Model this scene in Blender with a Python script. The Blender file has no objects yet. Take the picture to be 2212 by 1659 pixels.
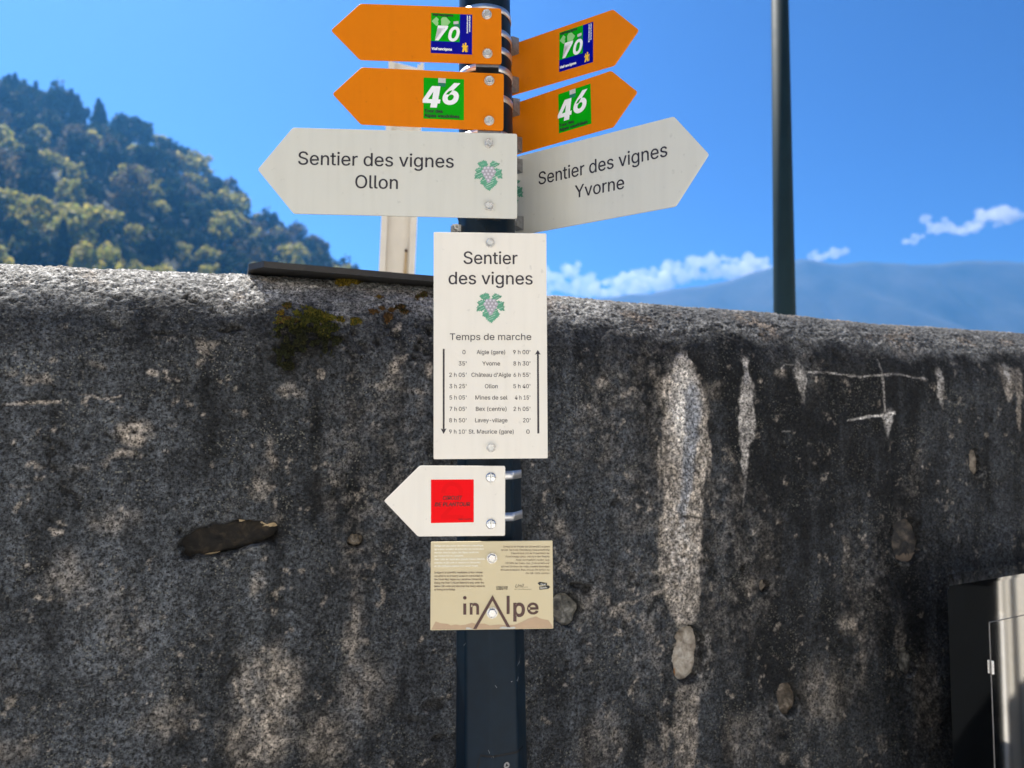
import bpy, bmesh, math, random, os
import numpy as np
from mathutils import Vector, Matrix
random.seed(7); RNG = np.random.default_rng(11)
scene = bpy.context.scene
col = scene.collection
rad = math.radians

# ------------------------------------------------------------------ camera
PW, PH, F = 2212.0, 1659.0, 1637.0            # working picture units used while measuring
PITCH = math.atan(100.5 / F)
CAM = Vector((0.0, 0.0, 1.6))
cd = bpy.data.cameras.new('camera'); cam = bpy.data.objects.new('camera', cd); col.objects.link(cam)
cam.location = CAM; cam.rotation_euler = (math.pi / 2 + PITCH, 0, 0)
cd.sensor_width = 36.0; cd.lens = 36.0 * F / PW
cd.clip_start = 0.02; cd.clip_end = 60000
cd.dof.use_dof = True; cd.dof.focus_distance = 1.42; cd.dof.aperture_fstop = 3.3
scene.camera = cam

# ------------------------------------------------------------------ sky, sun, exposure
SUN_AZ, SUN_EL = rad(-42.0), rad(60.0)         # azimuth measured from +Y towards +X
S = Vector((math.sin(SUN_AZ) * math.cos(SUN_EL), math.cos(SUN_AZ) * math.cos(SUN_EL), math.sin(SUN_EL)))
world = bpy.data.worlds.new('World'); scene.world = world; world.use_nodes = True
wn = world.node_tree; wn.nodes.clear()
sky = wn.nodes.new('ShaderNodeTexSky'); sky.sky_type = 'NISHITA'; sky.sun_disc = False
sky.sun_elevation = SUN_EL; sky.sun_rotation = SUN_AZ
sky.altitude = 800; sky.air_density = 1.0; sky.dust_density = 1.6; sky.ozone_density = 5.0
sc0 = wn.nodes.new('ShaderNodeVectorMath'); sc0.operation = 'SCALE'; sc0.inputs['Scale'].default_value = 0.156
gm = wn.nodes.new('ShaderNodeGamma'); gm.inputs['Gamma'].default_value = 1.95          # contrast of the whole sky, as the phone's picture has it
sc1 = wn.nodes.new('ShaderNodeVectorMath'); sc1.operation = 'SCALE'; sc1.inputs['Scale'].default_value = 1 / 0.12
bg = wn.nodes.new('ShaderNodeBackground'); bg.inputs['Strength'].default_value = 0.05
wo = wn.nodes.new('ShaderNodeOutputWorld')
wn.links.new(sky.outputs[0], sc0.inputs[0]); wn.links.new(sc0.outputs[0], gm.inputs['Color']); wn.links.new(gm.outputs[0], sc1.inputs[0]); wn.links.new(sc1.outputs[0], bg.inputs['Color'])
wn.links.new(bg.outputs[0], wo.inputs['Surface'])
sl = bpy.data.lights.new('sun', 'SUN'); sl.energy = 5.0; sl.angle = rad(0.53); sl.color = (1.0, 0.95, 0.88)
so = bpy.data.objects.new('sun', sl); col.objects.link(so)
so.rotation_euler = (-S).to_track_quat('-Z', 'Y').to_euler(); so.location = (-3, 5, 9)
scene.view_settings.view_transform = 'Standard'; scene.view_settings.look = 'None'
scene.view_settings.exposure = 1.26; scene.view_settings.gamma = 1.0
scene.view_settings.use_curve_mapping = False
scene.render.engine = 'CYCLES'
scene.cycles.use_denoising = True
scene.cycles.volume_bounces = 2; scene.cycles.max_bounces = 8

# ------------------------------------------------------------------ measuring helpers
CR = Vector((1, 0, 0)); CU = Vector((0, -math.sin(PITCH), math.cos(PITCH))); CF = Vector((0, math.cos(PITCH), math.sin(PITCH)))
def ray(u, v): return CR * ((u - PW / 2) / F) + CU * ((PH / 2 - v) / F) + CF
def pt(u, v, y):
    d = ray(u, v); return CAM + d * (y / d.y)
def hit(u, v, O, n):
    d = ray(u, v); return CAM + d * ((O - CAM).dot(n) / d.dot(n))

# ------------------------------------------------------------------ object helpers
def tag(o, label=None, cat=None, group=None, kind=None):
    if label: o['label'] = label
    if cat: o['category'] = cat
    if group: o['group'] = group
    if kind: o['kind'] = kind
    return o
def empty(name, loc=(0, 0, 0)):
    o = bpy.data.objects.new(name, None); o.empty_display_size = 0.05; o.location = loc; col.objects.link(o); return o
def link(name, me, mat=None, parent=None):
    o = bpy.data.objects.new(name, me); col.objects.link(o)
    if mat is not None and not me.materials:
        for m in (mat if isinstance(mat, (list, tuple)) else [mat]): me.materials.append(m)
    if parent is not None:
        o.parent = parent; o.matrix_parent_inverse = Matrix.Translation(parent.location).inverted() if parent.parent is None else Matrix.Identity(4)
    return o
def mesh(name, vs, fs, smooth=False):
    me = bpy.data.meshes.new(name); me.from_pydata([tuple(v) for v in vs], [], fs); me.update()
    if smooth: me.shade_smooth()
    return me
def part(name, vs, fs, mat, parent, smooth=False):
    """vertices in world space; child keeps them there"""
    o = bpy.data.objects.new(name, mesh(name, vs, fs, smooth)); col.objects.link(o)
    for m in (mat if isinstance(mat, (list, tuple)) else [mat]): o.data.materials.append(m)
    if parent is not None:
        o.parent = parent
        loc = Vector((0, 0, 0)); p = parent
        while p is not None: loc += p.location; p = p.parent
        o.location = -loc
    return o
class MB:
    def __init__(s): s.v = []; s.f = []
    def add(s, vs, fs):
        n = len(s.v); s.v += [Vector(v) for v in vs]; s.f += [tuple(i + n for i in f) for f in fs]; return s
    def box(s, O, ex, ey, ez, bev=0.0):
        """box centred at O with half-extent vectors"""
        c = [O + ex * a + ey * b + ez * d for d in (-1, 1) for b in (-1, 1) for a in (-1, 1)]
        return s.add(c, [(0, 2, 3, 1), (4, 5, 7, 6), (0, 1, 5, 4), (2, 6, 7, 3), (0, 4, 6, 2), (1, 3, 7, 5)])
    def prism(s, poly, n, th):
        """poly: list of points (front, counter-clockwise seen from +n); thickness goes along -n"""
        k = len(poly); back = [p - n * th for p in poly]
        return s.add(list(poly) + back, [tuple(range(k)), tuple(range(2 * k - 1, k - 1, -1))] +
                     [(i, i + k, (i + 1) % k + k, (i + 1) % k) for i in range(k)])
    def cyl(s, A, B, r0, r1=None, n=16, caps=True, phase=0.0):
        r1 = r0 if r1 is None else r1
        ax = (B - A).normalized(); e1 = ax.orthogonal().normalized(); e2 = ax.cross(e1)
        vs = []
        for P, r in ((A, r0), (B, r1)):
            for i in range(n):
                a = 2 * math.pi * i / n + phase; vs.append(P + e1 * (math.cos(a) * r) + e2 * (math.sin(a) * r))
        fs = [(i, (i + 1) % n, (i + 1) % n + n, i + n) for i in range(n)]
        if caps: fs += [tuple(range(n - 1, -1, -1)), tuple(range(n, 2 * n))]
        return s.add(vs, fs)
    def build(s, name, mat, parent=None, smooth=False): return part(name, s.v, s.f, mat, parent, smooth)

# ------------------------------------------------------------------ numpy noise
def _h(ix, iy, seed):
    n = (ix * 374761393 + iy * 668265263 + seed * 974711 + 1013) & 0xffffffff
    n = ((n ^ (n >> 13)) * 1274126177) & 0xffffffff
    return ((n ^ (n >> 16)) & 0xffff) / 65535.0
def vnoise(x, y, seed=0):
    x = np.asarray(x, float); y = np.asarray(y, float)
    ix = np.floor(x).astype(np.int64); iy = np.floor(y).astype(np.int64)
    fx = x - ix; fy = y - iy; fx = fx * fx * (3 - 2 * fx); fy = fy * fy * (3 - 2 * fy)
    a = _h(ix, iy, seed); b = _h(ix + 1, iy, seed); c = _h(ix, iy + 1, seed); d = _h(ix + 1, iy + 1, seed)
    return (a + (b - a) * fx) * (1 - fy) + (c + (d - c) * fx) * fy
def fbm(x, y, octv=4, seed=0):
    t = 0.0; amp = 0.5; tot = 0.0
    for k in range(octv):
        c, sn = math.cos(0.6 + 0.9 * k), math.sin(0.6 + 0.9 * k); q = 1.93 ** k
        t = t + amp * vnoise((x * c - y * sn) * q + 17.3 * k, (x * sn + y * c) * q - 9.1 * k, seed + k * 31); tot += amp; amp *= 0.5
    return t / tot
def sstep(a, b, x):
    t = np.clip((x - a) / (b - a), 0, 1); return t * t * (3 - 2 * t)

# ------------------------------------------------------------------ materials
def new_mat(name):
    m = bpy.data.materials.new(name); m.use_nodes = True; nt = m.node_tree
    return m, nt, nt.nodes['Principled BSDF']
def mat(name, c, rough=0.5, metal=0.0, var=0.12, vscale=30.0, bump=0.0, bscale=200.0, spec=0.5, c2=None, coords='Object', rvar=0.1):
    m, nt, p = new_mat(name); N = nt.nodes; L = nt.links
    tc = N.new('ShaderNodeTexCoord')
    no = N.new('ShaderNodeTexNoise'); no.inputs['Scale'].default_value = vscale; no.inputs['Detail'].default_value = 6; no.inputs['Roughness'].default_value = 0.6
    L.new(tc.outputs[coords], no.inputs['Vector'])
    mx = N.new('ShaderNodeMix'); mx.data_type = 'RGBA'
    a = c2 if c2 else tuple(max(0, x * (1 - var)) for x in c[:3]); b = tuple(min(1, x * (1 + var)) for x in c[:3]) if not c2 else c[:3]
    mx.inputs[6].default_value = (*a, 1); mx.inputs[7].default_value = (*b, 1)
    rp = N.new('ShaderNodeMapRange'); rp.inputs[1].default_value = 0.3; rp.inputs[2].default_value = 0.7
    L.new(no.outputs['Fac'], rp.inputs[0]); L.new(rp.outputs[0], mx.inputs[0]); L.new(mx.outputs[2], p.inputs['Base Color'])
    rr = N.new('ShaderNodeMapRange'); rr.inputs[3].default_value = max(0.02, rough - rvar); rr.inputs[4].default_value = min(1, rough + rvar)
    L.new(no.outputs['Fac'], rr.inputs[0]); L.new(rr.outputs[0], p.inputs['Roughness'])
    p.inputs['Metallic'].default_value = metal; p.inputs['Specular IOR Level'].default_value = spec
    if bump:
        nb = N.new('ShaderNodeTexNoise'); nb.inputs['Scale'].default_value = bscale; nb.inputs['Detail'].default_value = 4
        L.new(tc.outputs[coords], nb.inputs['Vector'])
        bp = N.new('ShaderNodeBump'); bp.inputs['Strength'].default_value = bump; bp.inputs['Distance'].default_value = 0.5 / bscale
        L.new(nb.outputs['Fac'], bp.inputs['Height']); L.new(bp.outputs[0], p.inputs['Normal'])
    return m
def attr_mat(name, attr, rough=0.9, gscale=0.0, gamt=0.0, bump=0.0, bscale=400.0, translucent=0.0, spec=0.3):
    m, nt, p = new_mat(name); N = nt.nodes; L = nt.links
    at = N.new('ShaderNodeAttribute'); at.attribute_name = attr
    src = at.outputs['Color']; tc = N.new('ShaderNodeTexCoord')
    if gscale:
        no = N.new('ShaderNodeTexNoise'); no.inputs['Scale'].default_value = gscale; no.inputs['Detail'].default_value = 5; no.inputs['Roughness'].default_value = 0.7
        L.new(tc.outputs['Object'], no.inputs['Vector'])
        mr = N.new('ShaderNodeMapRange'); mr.inputs[1].default_value = 0.36; mr.inputs[2].default_value = 0.66
        mr.inputs[3].default_value = 1 - gamt; mr.inputs[4].default_value = 1 + gamt * 1.5
        L.new(no.outputs['Fac'], mr.inputs[0])
        vm = N.new('ShaderNodeVectorMath'); vm.operation = 'SCALE'; L.new(src, vm.inputs[0]); L.new(mr.outputs[0], vm.inputs['Scale'])
        src = vm.outputs[0]
    L.new(src, p.inputs['Base Color']); p.inputs['Roughness'].default_value = rough; p.inputs['Specular IOR Level'].default_value = spec
    if bump:
        nb = N.new('ShaderNodeTexNoise'); nb.inputs['Scale'].default_value = bscale; nb.inputs['Detail'].default_value = 4
        L.new(tc.outputs['Object'], nb.inputs['Vector'])
        bp = N.new('ShaderNodeBump'); bp.inputs['Strength'].default_value = bump; bp.inputs['Distance'].default_value = 0.6 / bscale
        L.new(nb.outputs['Fac'], bp.inputs['Height']); L.new(bp.outputs[0], p.inputs['Normal'])
    if translucent:
        tr = N.new('ShaderNodeBsdfTranslucent'); L.new(src, tr.inputs['Color'])
        ms = N.new('ShaderNodeMixShader'); ms.inputs[0].default_value = translucent
        L.new(p.outputs[0], ms.inputs[1]); L.new(tr.outputs[0], ms.inputs[2]); L.new(ms.outputs[0], N['Material Output'].inputs['Surface'])
    return m
def set_attr(me, name, rgb, domain='POINT'):
    a = me.attributes.new(name, 'FLOAT_COLOR', domain)
    d = np.ones((len(rgb), 4), np.float32); d[:, :3] = rgb; a.data.foreach_set('color', d.ravel())

M = {}
M['pale_metal'] = mat('galvanised_steel', (0.60, 0.59, 0.57), 0.28, 1.0, 0.15, 90)
M['band'] = mat('stainless_band', (0.74, 0.74, 0.74), 0.42, 1.0, 0.06, 60, rvar=0.05)
M['chrome'] = mat('polished_screw', (0.72, 0.72, 0.72), 0.1, 1.0, 0.04, 60, rvar=0.04)
M['bracket'] = mat('grey_bracket', (0.20, 0.20, 0.21), 0.4, 0.9, 0.2, 120)
M['clip'] = mat('dull_zinc', (0.24, 0.24, 0.24), 0.5, 0.6, 0.25, 150)
M['shaded_white_board'] = mat('shaded_white_enamel', (0.61, 0.60, 0.535), 0.3, 0, 0.03, 4, c2=(0.59, 0.58, 0.515), rvar=0.04, spec=0.4)  # upper white boards greyed; their weaker light is put into the colour
M['bounce_lit_board'] = mat('bounce_lit_enamel', (0.80, 0.755, 0.67), 0.3, 0, 0.03, 4, c2=(0.785, 0.74, 0.655), rvar=0.04, spec=0.4)  # lower white boards paler and warmer; ground bounce put into the colour
M['orange_board'] = mat('orange_sign_enamel', (0.70, 0.19, 0.0), 0.5, 0, 0.05, 8, bump=0.05, bscale=900, c2=(0.65, 0.17, 0.0), rvar=0.08, spec=0.12)
def weather(m, lo=0.955, speck=0.86):
    nt = m.node_tree; N = nt.nodes; L = nt.links; p = N['Principled BSDF']; src = p.inputs['Base Color'].links[0].from_socket; tc = [n for n in N if n.type == 'TEX_COORD'][0]
    mp = N.new('ShaderNodeMapping'); mp.inputs['Scale'].default_value = (70, 70, 5); L.new(tc.outputs['Object'], mp.inputs['Vector'])
    a = N.new('ShaderNodeTexNoise'); a.inputs['Scale'].default_value = 1.0; a.inputs['Detail'].default_value = 5; L.new(mp.outputs[0], a.inputs['Vector'])
    ar = N.new('ShaderNodeMapRange'); ar.inputs[1].default_value = 0.45; ar.inputs[2].default_value = 0.75; ar.inputs[3].default_value = 1.0; ar.inputs[4].default_value = lo; L.new(a.outputs['Fac'], ar.inputs[0])
    b = N.new('ShaderNodeTexNoise'); b.inputs['Scale'].default_value = 85; b.inputs['Detail'].default_value = 3; L.new(tc.outputs['Object'], b.inputs['Vector'])
    br = N.new('ShaderNodeMapRange'); br.inputs[1].default_value = 0.68; br.inputs[2].default_value = 0.76; br.inputs[3].default_value = 1.0; br.inputs[4].default_value = speck; L.new(b.outputs['Fac'], br.inputs[0])
    mu = N.new('ShaderNodeMath'); mu.operation = 'MULTIPLY'; L.new(ar.outputs[0], mu.inputs[0]); L.new(br.outputs[0], mu.inputs[1])
    vm = N.new('ShaderNodeVectorMath'); vm.operation = 'SCALE'; L.new(src, vm.inputs[0]); L.new(mu.outputs[0], vm.inputs['Scale']); L.new(vm.outputs[0], p.inputs['Base Color'])
for k_ in ('shaded_white_board', 'bounce_lit_board', 'orange_board'): weather(M[k_])
M['tan_board'] = mat('tan_plaque', (0.60, 0.51, 0.32), 0.4, 0, 0.03, 12)
M['ink'] = mat('dark_ink', (0.014, 0.011, 0.020), 0.45, 0, 0.05, 30)
M['black'] = mat('black_print', (0.012, 0.012, 0.012), 0.5, 0, 0.05, 30)
M['green'] = mat('green_sticker', (0.0, 0.33, 0.0), 0.35, 0, 0.04, 20, spec=0.12)
M['blue'] = mat('blue_sticker', (0.0, 0.0, 0.25), 0.35, 0, 0.05, 20, spec=0.12)
M['palegreen'] = mat('pale_green_print', (0.26, 0.55, 0.2), 0.4, 0, 0.04, 20)
M['teal'] = mat('teal_print', (0.0, 0.16, 0.085), 0.4, 0, 0.04, 20)
M['white'] = mat('white_print', (0.82, 0.82, 0.82), 0.4, 0, 0.02, 20)
M['greyprint'] = mat('grey_print', (0.5, 0.5, 0.46), 0.5, 0, 0.1, 400)
M['yellow'] = mat('yellow_print', (0.85, 0.5, 0.01), 0.4, 0, 0.03, 20)
M['red'] = mat('red_sticker', (0.84, 0.0, 0.004), 0.35, 0, 0.02, 20, spec=0.12)
M['darkred'] = mat('dark_red_print', (0.785, 0.0, 0.003), 0.35, 0, 0.03, 20, spec=0.12)
M['redink'] = mat('maroon_ink', (0.03, 0.0, 0.0), 0.4, 0, 0.05, 20)
M['brown'] = mat('brown_print', (0.075, 0.03, 0.024), 0.45, 0, 0.05, 20)
M['tan2'] = mat('mountain_print', (0.46, 0.32, 0.2), 0.45, 0, 0.05, 60)
M['cream_print'] = mat('cream_print', (0.92, 0.90, 0.80), 0.45, 0, 0.02, 20)
M['leaf'] = mat('leaf_print', (0.10, 0.34, 0.21), 0.4, 0, 0.3, 700)
M['leaf2'] = mat('leaf_stripe_print', (0.52, 0.66, 0.55), 0.4, 0, 0.1, 300)
M['grape'] = mat('grape_print', (0.42, 0.39, 0.44), 0.4, 0, 0.1, 300)
M['grape2'] = mat('grape_light_print', (0.66, 0.63, 0.68), 0.4, 0, 0.05, 300)
M['pole'] = mat('anthracite_paint', (0.005, 0.013, 0.023), 0.36, 0.0, 0.2, 25, bump=0.08, bscale=500, rvar=0.08, spec=0.13)
M['seal'] = mat('black_gap', (0.004, 0.004, 0.005), 0.8)
M['scratch'] = mat('paint_scratch', (0.32, 0.34, 0.36), 0.7)

# ================================================================== SETTING
HORIZ = 930.0
# ---- ground: one sheet, with the pavement on top, carried unseen behind the wall to bounce light
M['asphalt'] = mat('valley_floor', (0.11, 0.12, 0.07), 0.9, 0, 0.3, 0.02)
M['paving'] = mat('pale_paving', (0.56, 0.54, 0.50), 0.85, 0, 0.15, 3.0, bump=0.3, bscale=120)
g = part('ground', [(-3900, -480, 0), (5900, -480, 0), (5900, 4700, 0), (-3900, 4700, 0)], [(0, 1, 2, 3)], M['asphalt'], None); tag(g, kind='structure')
g = part('pavement', [(-9, -5.1, 0.012), (8.2, -5.1, 0.012), (8.2, 14.0, 0.012), (-9, 14.0, 0.012)], [(0, 1, 2, 3)], M['paving'], None); tag(g, kind='structure')

# ---- wooded hill
HR0, HR1, HR2 = 360.0, 780.0, 1200.0
ridge_u = np.array([-6000, -3500, -2000, -900, -500, -200, 0, 120, 240, 330, 400, 480, 560, 640, 700, 760, 850, 1000, 1400])
ridge_v = np.array([880, 640, 380, 250, 215, 205, 212, 232, 275, 325, 372, 428, 492, 545, 580, 615, 670, 760, 930])
def hill_z(x, y):
    x = np.asarray(x, float); y = np.asarray(y, float)
    r = np.hypot(x, y); u = PW / 2 + F * x / np.maximum(y, 1.0)
    zr = (HORIZ - np.interp(u, ridge_u, ridge_v)) / F * HR1 * np.minimum(1.0, y / np.maximum(r, 1)) * 1.0
    t = np.clip((r - HR0) / (HR1 - HR0), 0, 1); up = t * (1.25 - 0.25 * t)
    dn = 1 - 0.5 * np.clip((r - HR1) / (HR2 - HR1), 0, 1)
    z = zr * up * dn
    return np.maximum(z, 0) + (fbm(x / 60, y / 60, 3, 5) - 0.5) * 20 * np.clip(t * 3, 0, 1) - 0.5
ang = np.linspace(math.atan((-6000 - 1106) / F), math.atan((1300 - 1106) / F), 150); rr_ = np.linspace(HR0 - 10, HR2, 46)
A_, R_ = np.meshgrid(ang, rr_); X = R_ * np.sin(A_); Y = R_ * np.cos(A_); Z = hill_z(X, Y)
nA, nR = len(ang), len(rr_)
M['hill'] = mat('forest_floor', (0.012, 0.02, 0.012), 0.95, 0, 0.5, 0.05)
hv = np.stack([X, Y, Z], -1).reshape(-1, 3)
hf = [(j * nA + i, j * nA + i + 1, (j + 1) * nA + i + 1, (j + 1) * nA + i) for j in range(nR - 1) for i in range(nA - 1)]
h = part('hill', hv.tolist(), hf, M['hill'], None, True); tag(h, kind='structure')

# trees: leaf clumps through the crown's volume, a tapered trunk with limbs
def crown_mesh(name, rx, rz, z0, nclump, nleaf, leaf, palette, seed, conifer=False):
    r = np.random.default_rng(seed); C = []
    if conifer:
        H = rz
        lv = r.random(nclump * nleaf) ** 0.8
        a = r.random(len(lv)) * 6.283; rad_ = rx * (1 - lv) * (0.45 + 0.55 * r.random(len(lv))) * (0.8 + 0.3 * np.sin(lv * 42))
        P = np.stack([np.cos(a) * rad_, np.sin(a) * rad_, z0 + lv * H - rad_ * 0.25], -1); tone = 0.6 + 0.5 * r.random(len(lv))
    else:
        P = []; tone = []
        for k in range(nclump):
            d = r.normal(size=3); d /= np.linalg.norm(d); q = 0.35 + 0.62 * r.random() ** 0.5
            c = np.array([d[0] * rx * q, d[1] * rx * q, z0 + rz * 0.9 + d[2] * rz * q * (1.0 if d[2] > 0 else 0.75)])
            cr = rx * (0.24 + 0.2 * r.random()); p = r.normal(size=(nleaf, 3)); p /= np.linalg.norm(p, axis=1)[:, None]
            p *= (r.random((nleaf, 1)) ** 0.45) * cr; P.append(c + p); tone.append(np.full(nleaf, 0.75 + 0.5 * r.random()))
        P = np.concatenate(P); tone = np.concatenate(tone)
    n = len(P); s = leaf * (0.6 + 0.8 * r.random((n, 1)))
    e1 = r.normal(size=(n, 3)); e1 /= np.linalg.norm(e1, axis=1)[:, None]; e2 = np.cross(e1, r.normal(size=(n, 3))); e2 /= np.linalg.norm(e2, axis=1)[:, None]
    V = np.stack([P + e1 * s, P + e2 * s * 0.7, P - e1 * s, P - e2 * s * 0.7], 1).reshape(-1, 3)
    me = bpy.data.meshes.new(name); me.from_pydata(V.tolist(), [], [(4 * i, 4 * i + 1, 4 * i + 2, 4 * i + 3) for i in range(n)])
    pal = np.array(palette); ci = pal[r.integers(0, len(pal), n)] * (tone * (0.8 + 0.4 * r.random(n)))[:, None]
    set_attr(me, 'leaf_col', np.repeat(ci, 4, 0)); return me
def trunk_mesh(name, h, r0, seed, limbs=5):
    r = random.Random(seed); b = MB()
    b.cyl(Vector((0, 0, -1)), Vector((0.2, 0.1, h * 0.55)), r0, r0 * 0.65, 7); b.cyl(Vector((0.2, 0.1, h * 0.55)), Vector((0, 0, h)), r0 * 0.65, r0 * 0.15, 6)
    for k in range(limbs):
        a = r.random() * 6.28; zz = h * (0.35 + 0.45 * r.random()); ln = h * 0.3
        b.cyl(Vector((0.1, 0.05, zz)), Vector((math.cos(a) * ln, math.sin(a) * ln, zz + ln * 0.7)), r0 * 0.35, r0 * 0.08, 5)
    return mesh(name, b.v, b.f, True)
M['leafmat'] = attr_mat('tree_leaves', 'leaf_col', 0.7, translucent=0.45)
M['bark'] = mat('tree_bark', (0.07, 0.055, 0.04), 0.9, 0, 0.3, 3)
spring = [(0.38, 0.35, 0.07), (0.48, 0.40, 0.10), (0.26, 0.28, 0.06)]
olive = [(0.11, 0.095, 0.055), (0.09, 0.08, 0.05), (0.15, 0.12, 0.07)]
dark = [(0.010, 0.022, 0.014), (0.014, 0.028, 0.016), (0.008, 0.018, 0.012)]
mid = [(0.014, 0.028, 0.016), (0.011, 0.022, 0.014), (0.022, 0.036, 0.016)]
KIND = {'spring': ('broadleaf_tree', 'pale yellow-green broadleaf tree in fresh spring leaf on the wooded hill', spring, False),
        'olive': ('bare_tree', 'brownish thin-leaved broadleaf tree on the wooded hill', olive, False),
        'mid': ('green_tree', 'plain mid-green broadleaf tree between the paler crowns on the wooded hill', mid, False),
        'dark': ('conifer_tree', 'dark blue-green conifer rising from the wooded hill', dark, True)}
protos = {}
for ki, (k, (nm, lb, pal, con)) in enumerate(KIND.items()):
    L_ = []
    for q in range(3):
        if con: cm = crown_mesh('crown', 4.3, 14, 2.0, 34, 26, 0.95, pal, 50 + ki * 10 + q, True); tm = trunk_mesh('trunk', 15, 0.35, q + 3, 2)
        else: cm = crown_mesh('crown', 6.0, 5.6, 3.0, 22 if k != 'olive' else 16, 36, 0.78, pal, 50 + ki * 10 + q); tm = trunk_mesh('trunk', 11, 0.4, q + 30)
        cm.materials.append(M['leafmat']); tm.materials.append(M['bark']); L_.append((cm, tm))
    protos[k] = L_
def plant_tree(kind, x, y, sc):
    nm, lb, pal, con = KIND[kind]; cm, tm = random.choice(protos[kind])
    e = empty(nm, (x, y, float(hill_z(x, y)))); e.rotation_euler.z = random.random() * 6.28; e.scale = (sc, sc, sc * random.uniform(0.85, 1.2))
    tag(e, lb, 'tree', {'spring': 'pale spring trees on the hill', 'olive': 'brownish trees on the hill', 'mid': 'green trees on the hill', 'dark': 'conifers on the hill'}[kind])
    for n_, me in (('crown', cm), ('trunk', tm)):
        o = bpy.data.objects.new(n_, me); col.objects.link(o); o.parent = e
cand = []
rt = random.Random(4)
placed = []
tries = 0
while len(placed) < 292 and tries < 20000:
    tries += 1
    u = rt.uniform(-60, 770); r = HR0 + (HR1 + 12 - HR0) * rt.random() ** 0.8
    x = (u - 1106) / F; y = 1.0; k = r / math.hypot(x, y); x *= k; y = k
    z = float(hill_z(x, y)); v = HORIZ - (z + 15) / y * F
    if v > 600 or z < 8: continue
    if any((x - a) ** 2 + (y - b) ** 2 < 14.5 ** 2 for a, b in placed): continue
    placed.append((x, y))
    vr = np.interp(u, ridge_u, ridge_v); high = r > HR1 - 100
    w = rt.random()
    if high and u < 330: k = 'dark' if w < 0.5 else 'mid'
    elif high: k = 'mid' if w < 0.55 else ('dark' if w < 0.64 else ('spring' if w < 0.8 else 'olive'))
    else:
        k = 'spring' if w < 0.26 + 0.14 * (v > 430) else ('olive' if w < 0.50 else ('mid' if w < 0.95 else 'dark'))
    plant_tree(k, x, y, rt.uniform(0.9, 2.1) * (0.95 if k == 'dark' else 1.0))

# the wood goes on beyond the frame: one mass
r = np.random.default_rng(31); LP = []; LC = []
pal = np.array(mid + mid + dark + olive + spring)
for q in range(1500):
    u = rt.uniform(-4800, -110) if q % 4 else rt.uniform(790, 1250)
    rr0 = HR0 + (HR1 - HR0) * rt.random() ** 0.8; x = (u - 1106) / F; k = rr0 / math.hypot(x, 1.0); x *= k; y = k; z = float(hill_z(x, y))
    if z < 3 or (q % 4 == 0 and HORIZ - (z + 16) / y * F < 612 and u < 800): continue
    c = r.normal(size=(26, 3)) * np.array([4.6, 4.6, 3.4]) + np.array([x, y, z + 7]); LP.append(c); LC.append(np.repeat(pal[r.integers(0, len(pal))][None] * (0.7 + 0.6 * r.random()), 26, 0))
LP = np.concatenate(LP); LC = np.concatenate(LC); n = len(LP); e1 = r.normal(size=(n, 3)); e2 = np.cross(e1, r.normal(size=(n, 3))); e1 /= np.linalg.norm(e1, axis=1)[:, None]; e2 /= np.linalg.norm(e2, axis=1)[:, None]
V = np.stack([LP + e1 * 2.4, LP + e2 * 1.8, LP - e1 * 2.4, LP - e2 * 1.8], 1).reshape(-1, 3)
fo = part('forest', V.tolist(), [(4 * i, 4 * i + 1, 4 * i + 2, 4 * i + 3) for i in range(n)], M['leafmat'], None); set_attr(fo.data, 'leaf_col', np.repeat(LC, 4, 0)); tag(fo, 'mixed wood going on over the hill on both sides', 'forest', kind='stuff')

# ---- far mountain on the right
mu = np.array([900, 1100, 1200, 1400, 1560, 1660, 1733, 1813, 1933, 2035, 2124, 2212, 2400, 2700]); mv = np.array([720, 672, 648, 628, 604, 575, 553, 560, 560, 564, 557, 559, 552, 590])
mx_ = np.linspace(-500, 4200, 170); my_ = np.linspace(2300, 4300, 70); Xm, Ym = np.meshgrid(mx_, my_)
RY = 3700.0
um = PW / 2 + F * Xm / RY; zr = (HORIZ - np.interp(um, mu, mv)) / F * RY
tt = np.clip((Ym - 2300) / (RY - 2300), 0, 1); prof = np.where(Ym < RY, 0.15 * tt + 0.85 * tt ** 1.3, 1 - 0.6 * np.clip((Ym - RY) / 600, 0, 1))
rid = 1 - np.abs(2 * fbm(Xm / 260 + Ym / 500, Ym / 800, 4, 77) - 1)
Zm = zr * prof - (rid ** 2) * 150 * np.sin(np.pi * np.clip(tt, 0, 1)) + (fbm(Xm / 110, Ym / 110, 3, 8) - 0.5) * 24 * (tt > 0)
Zm = np.maximum(Zm, -0.5); nX = len(mx_)
M['mountain'] = mat('mountain_rock', (0.07, 0.07, 0.065), 0.95, 0, 0.4, 0.006, c2=(0.012, 0.022, 0.018))
m_ = part('mountain', np.stack([Xm, Ym, Zm], -1).reshape(-1, 3).tolist(), [(j * nX + i, j * nX + i + 1, (j + 1) * nX + i + 1, (j + 1) * nX + i) for j in range(len(my_) - 1) for i in range(nX - 1)], M['mountain'], None, True)
tag(m_, kind='structure')

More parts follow.
